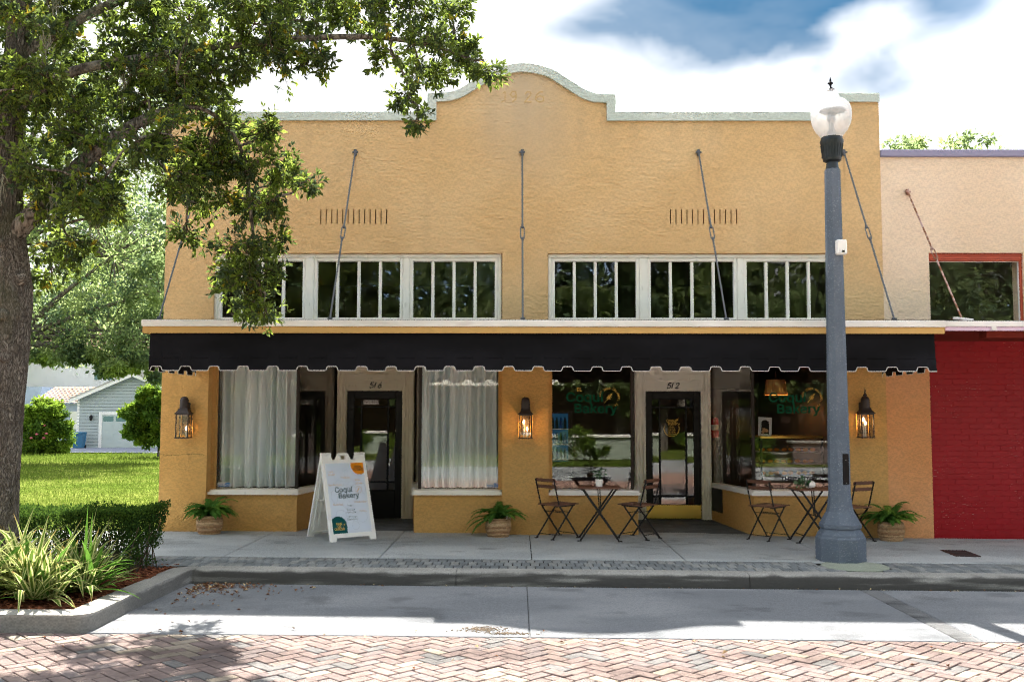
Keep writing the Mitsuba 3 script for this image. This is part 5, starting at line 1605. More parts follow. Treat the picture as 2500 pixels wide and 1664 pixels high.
OAK_CLUMPS = np.array([[-5.44,-3.65,6.52,0.38],[-4.47,-4.59,6.09,0.35],[-4.01,-4.36,6.23,0.36],[-3.76,-3.3,6.71,0.4],[-2.8,-4.32,6.16,0.36],[-2.4,-3.81,6.42,0.38],[-1.85,-3.64,6.47,0.38],[-1.19,-3.52,6.61,0.39],[-5.88,-3.49,6.11,0.37],[-5.46,-3.83,5.92,0.36],[-4.74,-4.31,5.73,0.34],[-4.55,-3.65,6.03,0.36],[-3.94,-3.84,5.88,0.35],[-3.17,-4.68,5.53,0.33],[-2.83,-4.19,5.79,0.34],[-2.66,-3.27,6.11,0.37],[-2.14,-3.25,6.1,0.38],[-1.51,-3.96,5.84,0.35],[-1.14,-3.74,5.94,0.36],[-0.72,-3.51,6.04,0.21],[-5.38,-3.66,5.66,0.34],[-4.84,-3.66,5.63,0.34],[-4.13,-4.0,5.47,0.33],[-3.73,-3.8,5.64,0.33],[-3.21,-3.82,5.6,0.33],[-2.67,-4.1,5.43,0.32],[-2.35,-3.8,5.61,0.33],[-1.88,-3.27,5.82,0.35],[-1.36,-4.01,5.55,0.33],[-0.94,-4.13,5.43,0.32],[-0.68,-3.67,5.67,0.2],[-5.59,-4.1,5.1,0.3],[-5.02,-4.6,5.01,0.29],[-4.38,-5.1,4.81,0.27],[-4.65,-3.43,5.38,0.32],[-3.86,-4.28,5.04,0.3],[-3.34,-4.49,5.01,0.29],[-3.1,-4.03,5.17,0.3],[-2.84,-3.86,5.3,0.2],[-2.48,-4.05,5.21,0.2],[-2.08,-3.98,5.16,0.2],[-1.33,-3.83,5.24,0.2],[-1.12,-3.26,5.44,0.21],[-0.89,-3.38,5.38,0.21],[-0.5,-3.47,5.45,0.14],[-0.27,-4.15,5.12,0.1],[-5.03,-4.24,4.81,0.3],[-4.69,-4.1,4.79,0.3],[-4.38,-3.79,4.89,0.31],[-3.75,-4.21,4.79,0.3],[-3.34,-4.11,4.83,0.3],[-3.27,-3.32,5.0,0.33],[-1.15,-3.76,4.98,0.16],[-2.11,-3.95,5.11,0.12],[-1.03,-3.95,4.68,0.11],[-5.6,-3.88,4.5,0.29],[-5.14,-4.28,4.39,0.28],[-5.12,-3.44,4.6,0.3],[-4.12,-4.65,4.31,0.27],[-3.52,-4.93,4.22,0.26],[-3.26,-4.78,4.29,0.26],[-3.19,-3.81,4.51,0.29],[-2.99,-3.12,4.8,0.23],[-2.66,-3.45,4.72,0.22],[-5.49,-3.56,4.18,0.27],[-4.58,-4.52,3.98,0.25],[-4.02,-4.91,3.85,0.24],[-3.44,-4.23,4.01,0.26],[-3.22,-3.66,4.27,0.25],[-2.94,-3.66,4.31,0.25],[-2.63,-3.75,4.29,0.25],[-2.39,-3.51,4.33,0.16],[-2.06,-3.86,4.07,0.11],[-5.22,-4.43,3.7,0.23],[-4.63,-4.36,3.72,0.23],[-4.04,-4.98,3.53,0.22],[-3.97,-4.63,3.68,0.17],[-3.47,-3.2,4.01,0.2],[-3.15,-3.53,3.9,0.19],[-2.84,-3.33,3.97,0.2],[-2.52,-3.7,3.87,0.19],[-4.81,-3.87,3.43,0.24],[-4.4,-4.31,3.35,0.23],[-3.65,-3.15,3.63,0.18],[-3.07,-3.45,3.45,0.21],[-2.73,-3.77,3.39,0.21],[-2.49,-3.55,3.51,0.14],[-4.87,-3.69,3.12,0.16],[-3.16,-3.21,3.19,0.21],[-2.72,-3.78,3.08,0.2],[-2.51,-3.64,3.18,0.2],[-2.95,-3.1,2.87,0.17],[-2.54,-3.82,2.85,0.16],[-2.69,-3.66,2.67,0.09],[-2.45,-3.86,2.57,0.09]])
OAK = thing('oak_tree', 'large oak tree with rough grey trunk beside the hedge', 'tree')
TX, TY = -5.03, -4.42
rt = np.random.default_rng(41)


def trunk_mesh(path, rad, n, seed, amp):
    mb = MB().tube(path, rad, n, False)
    m = mb.mesh()
    v = np.array(m.vertices)
    k = len(path)
    ctr = np.repeat(np.array(path), n, 0)
    d = unit((v - ctr) * [1, 1, 0.2])
    ang = np.arctan2(d[:, 1], d[:, 0])
    q = np.stack([np.cos(ang) * 3.4, np.sin(ang) * 3.4, v[:, 2] * 1.1], -1)
    f = meshkit.fbm(q * 2.2, 4, seed)
    ridge = 1 - np.abs(2 * f - 1)
    v += d * ((ridge - 0.75) * amp + 0.02 * (meshkit.fbm(q * 0.5, 2, seed + 3) - 0.5))[:, None]
    return trimesh.Trimesh(v, m.faces, process=False)


ctrl = np.array([(TX - 0.02, TY, -0.05), (TX, TY, 0.3), (TX + 0.01, TY, 1.0), (TX + 0.03, TY + 0.02, 1.9), (TX + 0.05, TY + 0.04, 2.8), (TX + 0.0, TY + 0.06, 3.6), (TX + 0.0, TY + 0.08, 4.5), (TX + 0.03, TY + 0.1, 5.5), (TX + 0.10, TY + 0.1, 6.6), (TX + 0.2, TY + 0.1, 7.8)])
crad = np.array([0.29, 0.240, 0.222, 0.225, 0.228, 0.150, 0.108, 0.098, 0.085, 0.05])
from scipy.interpolate import CubicSpline
tq = np.linspace(0, len(ctrl) - 1, 260)
tp = CubicSpline(np.arange(len(ctrl)), ctrl)(tq)
tr = np.interp(tq, np.arange(len(ctrl)), crad)
put(OAK, 'trunk', trunk_mesh(tp, tr, 96, 5, 0.04), 'mat_bark_oak', True)
mb = MB()
for (z, a, r, l) in ((2.55, -1.2, 0.06, 0.05), (2.62, -1.75, 0.05, 0.04), (2.15, -1.0, 0.055, 0.03), (2.9, -0.5, 0.06, 0.12), (3.25, -1.4, 0.045, 0.08), (3.9, -1.1, 0.05, 0.10)):
    c = np.array([np.interp(z, tp[:, 2], tp[:, k]) for k in range(3)])
    rr_ = np.interp(z, tp[:, 2], tr)
    d = np.array([math.cos(a), math.sin(a), 0.25])
    mb.tube([c + d * (rr_ - 0.05), c + d * (rr_ + l * 0.2), c + d * (rr_ + l * 0.45), c + d * (rr_ + l * 0.5)], [r * 1.3, r * 0.95, r * 0.55, r * 0.2], 12)
put(OAK, 'knots', mb, 'mat_bark_oak', 50, kind='stuff')
# limbs: hand laid main ones, then the shortest links out to every clump
LIMBS = [
    [(TX, TY + .06, 3.35), (-4.72, -4.42, 3.62), (-4.42, -4.40, 3.98), (-4.05, -4.36, 4.33), (-3.78, -4.30, 4.55), (-3.45, -4.2, 4.72)],
    [(TX, TY + .08, 4.6), (-4.5, -4.3, 5.05), (-3.9, -4.15, 5.25), (-3.2, -4.0, 5.42), (-2.4, -3.9, 5.55), (-1.6, -3.8, 5.62), (-0.95, -3.75, 5.55), (-0.45, -3.75, 5.38)],
    [(TX, TY + .1, 5.2), (-4.4, -4.0, 5.8), (-3.6, -3.8, 6.2), (-2.6, -3.7, 6.3), (-1.6, -3.6, 6.3)],
    [(-3.45, -4.2, 4.72), (-3.1, -3.9, 4.72), (-2.9, -3.7, 4.4), (-2.85, -3.6, 4.0), (-2.8, -3.55, 3.5), (-2.72, -3.55, 3.05)],
    [(TX, TY, 3.0), (-5.2, -4.1, 3.5), (-5.45, -3.8, 4.2)],
]
LRAD = [(0.095, 0.045), (0.058, 0.012), (0.055, 0.014), (0.024, 0.007), (0.045, 0.02)]
nodes, nrad = [], []
for l, (r0, r1) in zip(LIMBS, LRAD):
    l = np.array(l)
    q = np.linspace(0, len(l) - 1, 8 * len(l))
    p = CubicSpline(np.arange(len(l)), l)(q)
    rr_ = np.linspace(r0, r1, len(p))
    put(OAK, 'limb', trunk_mesh(p, rr_, 16, 7, 0.02), 'mat_bark', True)
    nodes += list(p)
    nrad += list(rr_)
nodes += list(tp[tp[:, 2] > 2.8][::6])
links = MB()
mats = ['mat_oak_a', 'mat_oak_b', 'mat_oak_c', 'mat_oak_d']
acc = [[] for _ in mats]
twm = MB()
xtra = OAK_CLUMPS[(OAK_CLUMPS[:, 0] < -2.6) & (OAK_CLUMPS[:, 2] > 3.6)]
xtra = np.concatenate([xtra + np.concatenate([rt.normal(0, 0.10, (len(xtra), 1)), dy_ + rt.normal(0, 0.15, (len(xtra), 1)), rt.normal(0, 0.10, (len(xtra), 1)), np.zeros((len(xtra), 1))], 1) for dy_ in (0.55,)])
more2 = np.array([(-5.05, -4.9, 4.55, 0.2), (-4.6, -5.0, 4.7, 0.24), (-4.85, -5.0, 5.45, 0.24), (-4.35, -4.9, 5.2, 0.22), (-4.5, -4.95, 3.95, 0.18), (-0.6, -3.6, 5.55, 0.16)])
OAK_CLUMPS = np.concatenate([OAK_CLUMPS, xtra[::3], more2])
OAK_CLUMPS[:, 3] *= 0.98
dr_ = (OAK_CLUMPS[:, 0] > -2.95) & (OAK_CLUMPS[:, 2] < 4.6)
OAK_CLUMPS[dr_, 0] -= 0.11
OAK_CLUMPS[dr_ & (OAK_CLUMPS[:, 2] < 3.0), 2] += 0.10
hi = (OAK_CLUMPS[:, 0] > -2.75) & (OAK_CLUMPS[:, 0] < -1.25) & (OAK_CLUMPS[:, 2] > 5.0)
OAK_CLUMPS[hi, 2] += 0.20
order = np.argsort(np.linalg.norm(OAK_CLUMPS[:, :3] - [TX, TY, 4.2], axis=1))
for ci in order:
    c, R0 = OAK_CLUMPS[ci, :3], OAK_CLUMPS[ci, 3]
    A = np.array(nodes)
    q = int(np.argmin(np.linalg.norm(A - c, axis=1) + 0.4 * np.maximum(0, A[:, 2] - c[2] - 0.5)))
    a = A[q]
    mid = (a + c) / 2 + [0, 0, 0.06 * np.linalg.norm(a - c)] + rt.normal(0, 0.03, 3)
    path = np.array([a, (a + mid) / 2 + rt.normal(0, .015, 3), mid, (mid + c) / 2 + rt.normal(0, .015, 3), c])
    if np.linalg.norm(a - c) > 0.05:
        links.tube(path, np.linspace(0.016, 0.007, 5), 6, False)
    nodes += [mid, c]
    nb = int(5 + (18.5 if c[0] < -2.3 else 15) * R0)
    for _ in range(nb):
        d = unit(rt.normal(0, 1, 3) * [1, 1, 0.8] + [0, 0, -0.15])
        e = c + d * R0 * rt.uniform(0.7, 1.15) * [1, 1.1, 1]
        p1 = (c + e) / 2 + [0, 0, 0.10 * R0] + rt.normal(0, 0.02, 3)
        s0 = c + (path[2] - c) * rt.uniform(0, 0.5)
        bp_ = np.array([s0, (s0 + p1) / 2 + rt.normal(0, .012, 3), p1, (p1 + e) / 2 + [0, 0, -0.01], e + [0, 0, -0.12 * R0]])
        twm.tube(bp_, np.linspace(0.0055, 0.0018, 5), 3, False)
        nt = int(5 + 22 * R0 * rt.uniform(0.8, 1.2))
        for k in range(nt):
            f = 0.25 + 0.75 * (k + rt.random()) / nt
            i0 = min(3, int(f * 4))
            b = bp_[i0] + (bp_[i0 + 1] - bp_[i0]) * (f * 4 - i0)
            ax = unit(bp_[min(4, i0 + 1)] - bp_[i0])
            td = unit(ax * 0.7 + rt.normal(0, 0.75, 3) + [0, 0, -0.18])
            L = rt.uniform(0.05, 0.14)
            te = b + td * L
            twm.tube([b, te], [0.0016, 0.0009], 3, False)
            nl = int(rt.integers(5, 8))
            u = np.concatenate([rt.uniform(0.25, 0.95, nl - 3), np.ones(3)])
            P_ = b + td * (L * u)[:, None]
            D_ = unit(td * 0.75 + rt.normal(0, 0.62, (nl, 3)) + [0, 0, -0.12])
            N_ = unit(rt.normal(0, 0.6, (nl, 3)) + [0, 0, 0.8])
            LL = rt.uniform(0.052, 0.098, nl)
            m = int(rt.choice(4, p=[0.42, 0.32, 0.245, 0.015]))
            acc[m].append((P_, D_, N_, LL, LL * rt.uniform(0.34, 0.46, nl)))
put(OAK, 'branches', links, 'mat_bark', True, kind='stuff')
put(OAK, 'twigs', twm, 'mat_twig', kind='stuff')
for q, (m, lst) in enumerate(zip(mats, acc)):
    V, F_ = leaf_cards(*[np.concatenate([x[k] for x in lst]) for k in range(5)])
    put(f'{OAK}__crown__{q:03d}', None, MB().add(V, F_), m)
labels[OAK + '__crown'] = {'kind': 'stuff'}
mb = MB()
for _ in range(46):
    c = OAK_CLUMPS[int(rt.integers(0, len(OAK_CLUMPS))), :3] + rt.normal(0, 0.15, 3)
    if c[0] > -3.9 or c[2] < 3.2:
        continue
    for _ in range(14):
        s0 = c + rt.normal(0, 0.03, 3)
        k = 7
        L = rt.uniform(0.12, 0.42)
        pth = np.stack([s0 + [rt.normal(0, .012), rt.normal(0, .012), -L * q / (k - 1)] for q in range(k)])
        mb.tube(pth, np.linspace(0.004, 0.001, k), 3, False)
if mb.v:
    put(OAK, 'moss', mb, 'mat_moss', kind='stuff', label='grey moss hanging from the limbs')


def blob_tree(name, label, cat_, x, y, zb_, ht, lobes, nleaf, ls, mats_, seed, trunk_r, group=None, dens=0.55, lean=0.0, branch_n=7):
    """Trunk, limbs and a crown of leaf clumps; lobes: (dx, dy, z, rx, ry, rz)."""
    t = thing(name, label, cat_, group)
    r = np.random.default_rng(seed)
    top = max(l[2] for l in lobes)
    path = np.array([(x + lean * s * s + 0.08 * math.sin(3 * s + seed), y, zb_ + (top - zb_) * s) for s in np.linspace(0, 1, 14)])
    put(t, 'trunk', trunk_mesh(path, np.linspace(trunk_r, trunk_r * 0.22, 14), 16, seed, trunk_r * 0.15), 'mat_bark', True)
    lm = MB()
    acc_ = [[] for _ in mats_]
    for (dx_, dy_, z_, rx, ry, rz) in lobes:
        c = np.array([x + dx_, y + dy_, z_])
        zs = max(zb_ + 0.3 * (top - zb_) * (0.6 if trunk_r < 0.1 else 1), z_ - 0.5 * abs(dx_) - rz * 0.7)
        s0 = path[np.argmin(np.abs(path[:, 2] - zs))]
        lm.tube([s0, s0 * 0.5 + c * 0.5 + [0, 0, 0.1 * rz], c], [trunk_r * 0.42, trunk_r * 0.28, trunk_r * 0.12], 7, False)
        vol = rx * ry * rz
        ncl = max(6, int(26 * dens * vol ** 0.45))
        for _ in range(ncl):
            d = unit(r.normal(0, 1, 3))
            cc = c + d * np.array([rx, ry, rz]) * r.uniform(0.45, 1.0) ** 0.6
            cr = r.uniform(0.16, 0.32) * (vol ** (1 / 3))
            if r.random() < 0.5:
                lm.tube([c + (cc - c) * 0.25, c + (cc - c) * 0.7 + [0, 0, 0.05 * rz], cc], [trunk_r * 0.10, trunk_r * 0.06, trunk_r * 0.03], 5, False)
            n_ = max(6, int(nleaf / len(lobes) / ncl))
            g_ = r.normal(0, 0.5, (n_, 3))
            P_ = cc + g_ * cr * [1, 1, 0.75]
            D_ = unit(g_ + r.normal(0, 0.7, (n_, 3)) + [0, 0, -0.3])
            N_ = unit(r.normal(0, 0.6, (n_, 3)) + [0, 0, 0.8])
            LL = r.uniform(0.7, 1.25, n_) * ls
            acc_[int(r.integers(0, len(mats_)))].append((P_, D_, N_, LL, LL * r.uniform(0.42, 0.62, n_)))
    put(t, 'branches', lm, 'mat_bark', True, kind='stuff')
    for q, (m, lst) in enumerate(zip(mats_, acc_)):
        if lst:
            V, F_ = leaf_cards(*[np.concatenate([z[k] for z in lst]) for k in range(5)])
            put(f'{t}__crown__{q:03d}', None, MB().add(V, F_), m)
    labels[t + '__crown'] = {'kind': 'stuff'}
    return t


FAR = ['mat_far_a', 'mat_far_b', 'mat_far_c']
blob_tree('shade_tree', 'broad leafy shade tree behind the oak trunk at the lawn', 'tree', -20.0, 25.5, -0.2, 13,
          [(1.0, 0, 5.2, 2.2, 2.2, 1.5), (3.4, 0.5, 5.0, 2.2, 2.2, 1.7), (5.3, 0, 4.6, 1.5, 1.8, 1.3), (-1.5, 0, 6.0, 2.4, 2.2, 1.8), (0.8, 0.6, 8.2, 2.7, 2.5, 2.0), (3.8, 0, 8.0, 2.5, 2.5, 1.9), (-2.0, 0, 9.2, 2.6, 2.4, 2.1), (2.4, 0, 11.0, 2.7, 2.4, 2.0), (5.6, 0.3, 6.6, 1.4, 1.5, 1.4), (-4.5, 0.5, 7.0, 2.4, 2.4, 2.2), (1.0, 0, 14.0, 3.2, 2.6, 2.0), (5.5, 0, 12.5, 2.6, 2.4, 1.8), (-3.0, 0, 13.0, 2.8, 2.5, 2.0), (4.0, 0, 15.5, 3.0, 2.5, 1.8), (2.2, -0.5, 3.9, 1.3, 1.2, 0.5), (4.2, -0.5, 3.7, 1.2, 1.2, 0.5), (5.6, -0.3, 3.5, 0.9, 1.0, 0.6)],
          54000, 0.18, FAR, 3, 0.34, dens=0.75)
blob_tree('shade_tree', 'tall hazy tree farther back between the shade tree and the bakery', 'tree', -22.5, 52.0, -0.4, 17,
          [(1, 0, 9, 4, 3, 3), (5, 0, 8, 3, 3, 2.6), (-4, 0, 9.5, 4, 3, 3.2), (2, 0, 13.5, 4, 3, 3), (-3, 0, 14, 4, 3, 3), (7, 0, 11.5, 3, 3, 3)], 26000, 0.34, FAR, 8, 0.4, dens=0.8)
blob_tree('shade_tree', 'round tree far beyond the garage roof', 'tree', -36.0, 70.0, -0.4, 15,
          [(0, 0, 8, 5, 4, 4), (6, 0, 8.5, 5, 4, 4), (-6, 0, 9, 5, 4, 4), (2, 0, 13, 5, 4, 3.5)], 16000, 0.42, FAR, 12, 0.4, dens=0.7)
for q, (x, y, lab) in enumerate([(-46, 58, 'round tree standing past the white house'), (-60, 66, 'round tree farthest out beyond the lawn')]):
    blob_tree('shade_tree', lab, 'tree', x, y, -0.4, 13, [(0, 0, 6, 5, 4, 3.5), (4, 0, 7, 4, 4, 3), (-4, 0, 7.5, 4, 4, 3), (1, 0, 10.5, 4.5, 4, 3)], 11000, 0.45, FAR, 15 + q, 0.4, dens=0.7)
blob_tree('flowering_bush', 'rounded bright green bush with a few pink flowers beside the garage', 'bush', -23.2, 35.0, -0.35, 2.4,
          [(0, 0, 1.0, 0.9, 1.0, 0.7), (0.6, 0, 0.45, 0.75, 0.8, 0.6), (-0.8, 0, 0.55, 0.6, 0.8, 0.6), (-0.35, 0, 1.95, 0.6, 0.6, 0.45), (0.45, 0, 1.75, 0.55, 0.6, 0.5), (-0.2, -0.2, 0.1, 1.0, 0.7, 0.35), (0.75, 0, 1.15, 0.5, 0.6, 0.4), (-0.95, 0, 1.3, 0.45, 0.6, 0.4), (0.55, -0.2, 0.0, 0.7, 0.6, 0.3), (-1.0, -0.1, 0.0, 0.6, 0.6, 0.3)], 19000, 0.18, ['mat_bush_a', 'mat_bush_b', 'mat_bush_a'], 5, 0.06, dens=2.0)
FB = 'flowering_bush'
mb = MB()
rf = np.random.default_rng(6)
for _ in range(5):
    p = np.array([-23.1 + rf.normal(0.0, 0.35), 34.2 - rf.uniform(0, 0.25), rf.uniform(0.45, 1.1)])
    m_ = trimesh.creation.icosphere(1, 0.075)
    mb.add(m_.vertices * [1, 1, 0.7] + p, m_.faces)
mat_diffuse('mat_pink_flower', (0.62, 0.16, 0.24))
put(FB, 'flowers', mb, 'mat_pink_flower', kind='stuff')
blob_tree('small_tree', 'bright green multi stemmed small tree close to the bakery corner', 'tree', -16.05, 30.5, -0.25, 2.8,
          [(0, 0, 1.45, 0.7, 0.7, 0.5), (-0.9, 0, 1.75, 0.6, 0.6, 0.4), (0.6, 0, 2.0, 0.7, 0.7, 0.5), (-0.35, 0, 2.45, 0.6, 0.6, 0.35), (-0.95, 0, 0.95, 0.6, 0.6, 0.35), (-0.2, 0, 0.5, 0.9, 0.6, 0.35), (0.9, 0, 1.1, 0.8, 0.7, 0.6), (-0.5, 0, 2.05, 0.6, 0.5, 0.3), (0.7, 0, 2.7, 0.7, 0.6, 0.4)], 13000, 0.21, ['mat_bush_a', 'mat_bush_b'], 7, 0.05, dens=1.8)
for q, (x, y, z, s, lab) in enumerate([(8.9, 12.5, 8.75, 0.95, 'leafy treetop showing over the lavender parapet cap next to the bakery'), (10.75, 13.0, 9.35, 1.05, 'leafy treetop showing over the middle of the lavender parapet cap'), (12.1, 12.2, 9.1, 1.0, 'leafy treetop showing over the far end of the lavender parapet cap')]):
    blob_tree('back_tree', lab, 'tree', x, y, -0.3, z, [(0, 0, z - 0.6, 0.8 * s, 0.8, 0.6), (0.5, 0, z - 1.5, 1.2 * s, 1, 0.9), (-0.6, 0, z - 1.3, 0.9 * s, 0.9, 0.7)], 2600, 0.15, FAR[:2], 30 + q, 0.10, 'treetops behind the pink building', dens=0.8)

# hedge
H = thing('hedge', 'clipped boxy dark green hedge behind the strappy plants', 'hedge')
rh = np.random.default_rng(17)
hx0, hx1, hy0, hy1, hz1 = -7.2, -3.88, -3.98, -2.92, 0.655
n = 42000
P_ = np.stack([hx1 - (hx1 - hx0) * rh.random(n) ** 1.15, rh.uniform(hy0, hy1, n), hz1 * rh.random(n) ** 0.55 + 0.02], -1)
face = rh.random(n)
P_[face < 0.30, 2] = hz1 - np.abs(rh.normal(0, 0.035, (face < 0.30).sum()))
q = (face > 0.30) & (face < 0.52)
P_[q, 1] = hy0 + np.abs(rh.normal(0, 0.05, q.sum()))
q = (face > 0.52) & (face < 0.63)
P_[q, 0] = hx1 - np.abs(rh.normal(0, 0.05, q.sum()))
holes = meshkit.fbm(P_ * [5, 5, 5], 3, 3)
low = 1 - P_[:, 2] / hz1
keep = holes > 0.28 + 0.22 * low
P_ = P_[keep]
P_ += (meshkit.fbm(P_ * 3.1, 2, 9)[:, None] - 0.5) * 0.10
n = len(P_)
D_ = unit(rh.normal(0, 0.6, (n, 3)) + [0, 0, 0.65])
N_ = unit(rh.normal(0, 0.8, (n, 3)) + [0, 0, 0.6])
LL = rh.uniform(0.022, 0.042, n)
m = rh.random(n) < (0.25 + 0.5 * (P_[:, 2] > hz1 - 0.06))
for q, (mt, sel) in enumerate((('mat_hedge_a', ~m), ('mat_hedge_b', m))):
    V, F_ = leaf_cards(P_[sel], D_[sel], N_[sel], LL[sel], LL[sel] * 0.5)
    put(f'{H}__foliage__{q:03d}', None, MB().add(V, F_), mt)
labels[H + '__foliage'] = {'kind': 'stuff'}
mb = MB()
for _ in range(420):
    x, y = rh.uniform(hx0, hx1 - 0.03), rh.uniform(hy0 + 0.05, hy1 - 0.05)
    e = np.array([x + rh.normal(0, 0.10), y + rh.normal(0, 0.10), rh.uniform(0.35, 0.6)])
    mb.tube([(x, y, 0.0), ((x + e[0]) / 2 + rh.normal(0, .02), (y + e[1]) / 2, e[2] / 2), e], [0.007, 0.005, 0.003], 4, False)
put(H, 'stems', mb, 'mat_twig', kind='stuff')


# strappy variegated plants
def flax(x, y, label, nb, Lm, seed, green=0.1, extra=()):
    t = thing('flax_lily', label, 'plant', 'strappy plants in the planting bed')
    r = np.random.default_rng(seed)
    for q in range(nb + len(extra)):
        if q < nb:
            a = r.uniform(0, 2 * PI)
            L = Lm * r.uniform(0.6, 1.15)
            el = r.uniform(0.30, 1.45)
            bend = r.uniform(0.02, 0.20)
            wd = r.uniform(0.015, 0.030)
        else:
            a, L, el, bend, wd = extra[q - nb]
        k = 8
        o0 = np.array([x + r.normal(0, 0.07), y + r.normal(0, 0.07), 0.02 + gz(x)])
        d = np.array([math.cos(a), math.sin(a), 0])
        p = o0 + d * 0.01
        C = []
        kink = r.integers(3, 7) if r.random() < 0.18 and q < nb else 99
        for s in range(k):
            C.append(p.copy())
            st = L / (k - 1)
            p = p + d * math.cos(el) * st + np.array([0, 0, math.sin(el) * st])
            el -= bend * (0.5 + s * 0.22)
            if s == kink:
                el -= r.uniform(0.5, 1.0)
        C = np.array(C)
        C[:, 2] = np.maximum(C[:, 2], np.where(C[:, 0] > -3.75, 0.02, 0.035) + gz(C[:, 0]))
        sd = np.array([-d[1], d[0], 0]) + r.normal(0, 0.25, 3)
        sd /= np.linalg.norm(sd)
        s_ = np.linspace(0, 1, k)
        wv = wd * np.minimum(1, 0.55 + 1.6 * s_) * np.clip((1 - s_) * 2.6, 0.02, 1)
        up = np.array([0, 0, 1.0]) * 0.18
        V = np.stack([C - sd * wv[:, None] + up * wv[:, None], C, C + sd * wv[:, None] + up * wv[:, None]], 1).reshape(-1, 3)
        uv = np.stack([np.tile([0.0, 0.5, 1.0], k), np.repeat(s_, 3)], -1)
        i, j = np.meshgrid(np.arange(k - 1), np.arange(2), indexing='ij')
        f = np.stack([i * 3 + j, i * 3 + j + 1, (i + 1) * 3 + j + 1, (i + 1) * 3 + j], -1).reshape(-1, 4)
        f = np.vstack([f[:, [0, 1, 2]], f[:, [0, 2, 3]]])
        scene[numbered(t + '__leaf')] = mikit.ply(trimesh.Trimesh(V, f, process=False), 'mat_flax_green' if r.random() < green else 'mat_flax', True, uv=uv)


ex = [(1.75, 0.80, 1.50, 0.01, 0.014), (1.2, 0.80, 1.42, 0.02, 0.014), (0.7, 0.78, 1.25, 0.03, 0.013), (0.45, 0.80, 1.0, 0.04, 0.014), (0.15, 0.70, 0.72, 0.03, 0.014), (-0.2, 0.62, 0.55, 0.05, 0.015), (-0.35, 0.72, 0.25, 0.10, 0.012), (0.0, 0.60, 0.5, 0.12, 0.014), (0.2, 0.6, 0.9, 0.15, 0.014), (1.5, 0.72, 1.5, 0.0, 0.014)]
flax(-3.98, -4.82, 'strappy plant with tall upright green blades nearest the kerb corner', 90, 0.56, 3, 0.40, ex)
flax(-4.36, -4.98, 'pale variegated strappy plant next to the tall green bladed one', 120, 0.66, 5, 0.06)
flax(-4.62, -4.62, 'pale variegated strappy plant in front of the oak trunk foot', 100, 0.70, 7, 0.05)
flax(-4.78, -5.14, 'pale variegated strappy plant close to the front kerb', 120, 0.66, 9, 0.05)
flax(-5.12, -4.92, 'pale variegated strappy plant at the edge of the view', 100, 0.70, 11, 0.05)
flax(-4.14, -5.18, 'pale variegated strappy plant leaning over the kerb beside the tall green blades', 70, 0.58, 21, 0.12)
flax(-4.20, -4.46, 'pale variegated strappy plant between hedge and tall green blades', 80, 0.62, 15, 0.15)

# ------------------------------------------------------------------ far side of the lawn
G = thing('garage', 'grey clapboard garage with white trimmed gable across the lawn', 'garage')
gx0, gx1, gy0, zb_, ze, zp = -26.5, -19.7, 46.0, -0.42, 2.62, 4.08
gm = (gx0 + gx1) / 2
dx0_, dx1_, dz1_ = -25.0, -21.2, 1.58
bh = 0.19
z = zb_ + 0.02
q = 0
while z < zp - 0.12:
    a0, a1 = gx0, gx1
    if z > ze - 0.05:
        f = (zp - 0.06 - z) / (zp - ze)
        a0, a1 = gm - (gm - gx0) * f, gm + (gx1 - gm) * f
    segs = [(a0, dx0_ - 0.18), (dx1_ + 0.18, a1)] if z < dz1_ + 0.10 else [(a0, a1)]
    for (c, d) in segs:
        if d - c > 0.1:
            put(G, 'clapboard', MB().add([(c, gy0 - 0.060, z), (d, gy0 - 0.060, z), (d, gy0 - 0.012, z + bh - 0.022), (c, gy0 - 0.012, z + bh - 0.022), (c, gy0, z), (d, gy0, z)], [[0, 1, 2, 3], [4, 5, 1, 0]]), 'mat_siding')
    z += bh
put(G, 'wall', MB().prism(Polygon([(gx0, zb_), (gx1, zb_), (gx1, ze), (gm, zp - 0.03), (gx0, ze)]), gy0, gy0 + 8), 'mat_siding_gap')
put(G, 'corner_board', MB().box(gx0 - 0.02, gx0 + 0.12, gy0 - 0.05, gy0 + 0.1, zb_, ze), 'mat_house_trim')
for s in (-1, 1):
    ex_ = gm + s * (gm - gx0 + 0.38)
    ze2 = ze - 0.38 * (zp - ze) / (gm - gx0)
    for (o0, o1, y0, y1, mt, nm) in ((-0.20, 0.02, gy0 - 0.42, gy0 - 0.38, 'mat_house_trim', 'barge_board'), (0.02, 0.10, gy0 - 0.45, gy0 + 8.2, 'mat_shingle', 'roof')):
        put(G, nm, MB().prism(Polygon([(ex_, ze2 + o0), (gm, zp + o0), (gm, zp + o1), (ex_, ze2 + o1)]), y0, y1), mt)
    put(G, 'soffit', MB().prism(Polygon([(ex_, ze2 - 0.03), (gm, zp - 0.03), (gm, zp), (ex_, ze2)]), gy0 - 0.38, gy0), 'mat_house_trim')
put(G, 'door_frame', MB().box(dx0_ - 0.18, dx0_, gy0 - 0.06, gy0 + 0.05, zb_, dz1_ + 0.18).box(dx1_, dx1_ + 0.18, gy0 - 0.06, gy0 + 0.05, zb_, dz1_ + 0.18).box(dx0_, dx1_, gy0 - 0.06, gy0 + 0.05, dz1_, dz1_ + 0.18), 'mat_house_trim')
gd = numbered(G + '__garage_door')
put(gd, None, MB().box(dx0_, dx1_, gy0 - 0.020, gy0 - 0.005, zb_, dz1_), 'mat_garage_door')
ph = (dz1_ - zb_) / 4
pwid = (dx1_ - dx0_) / 5
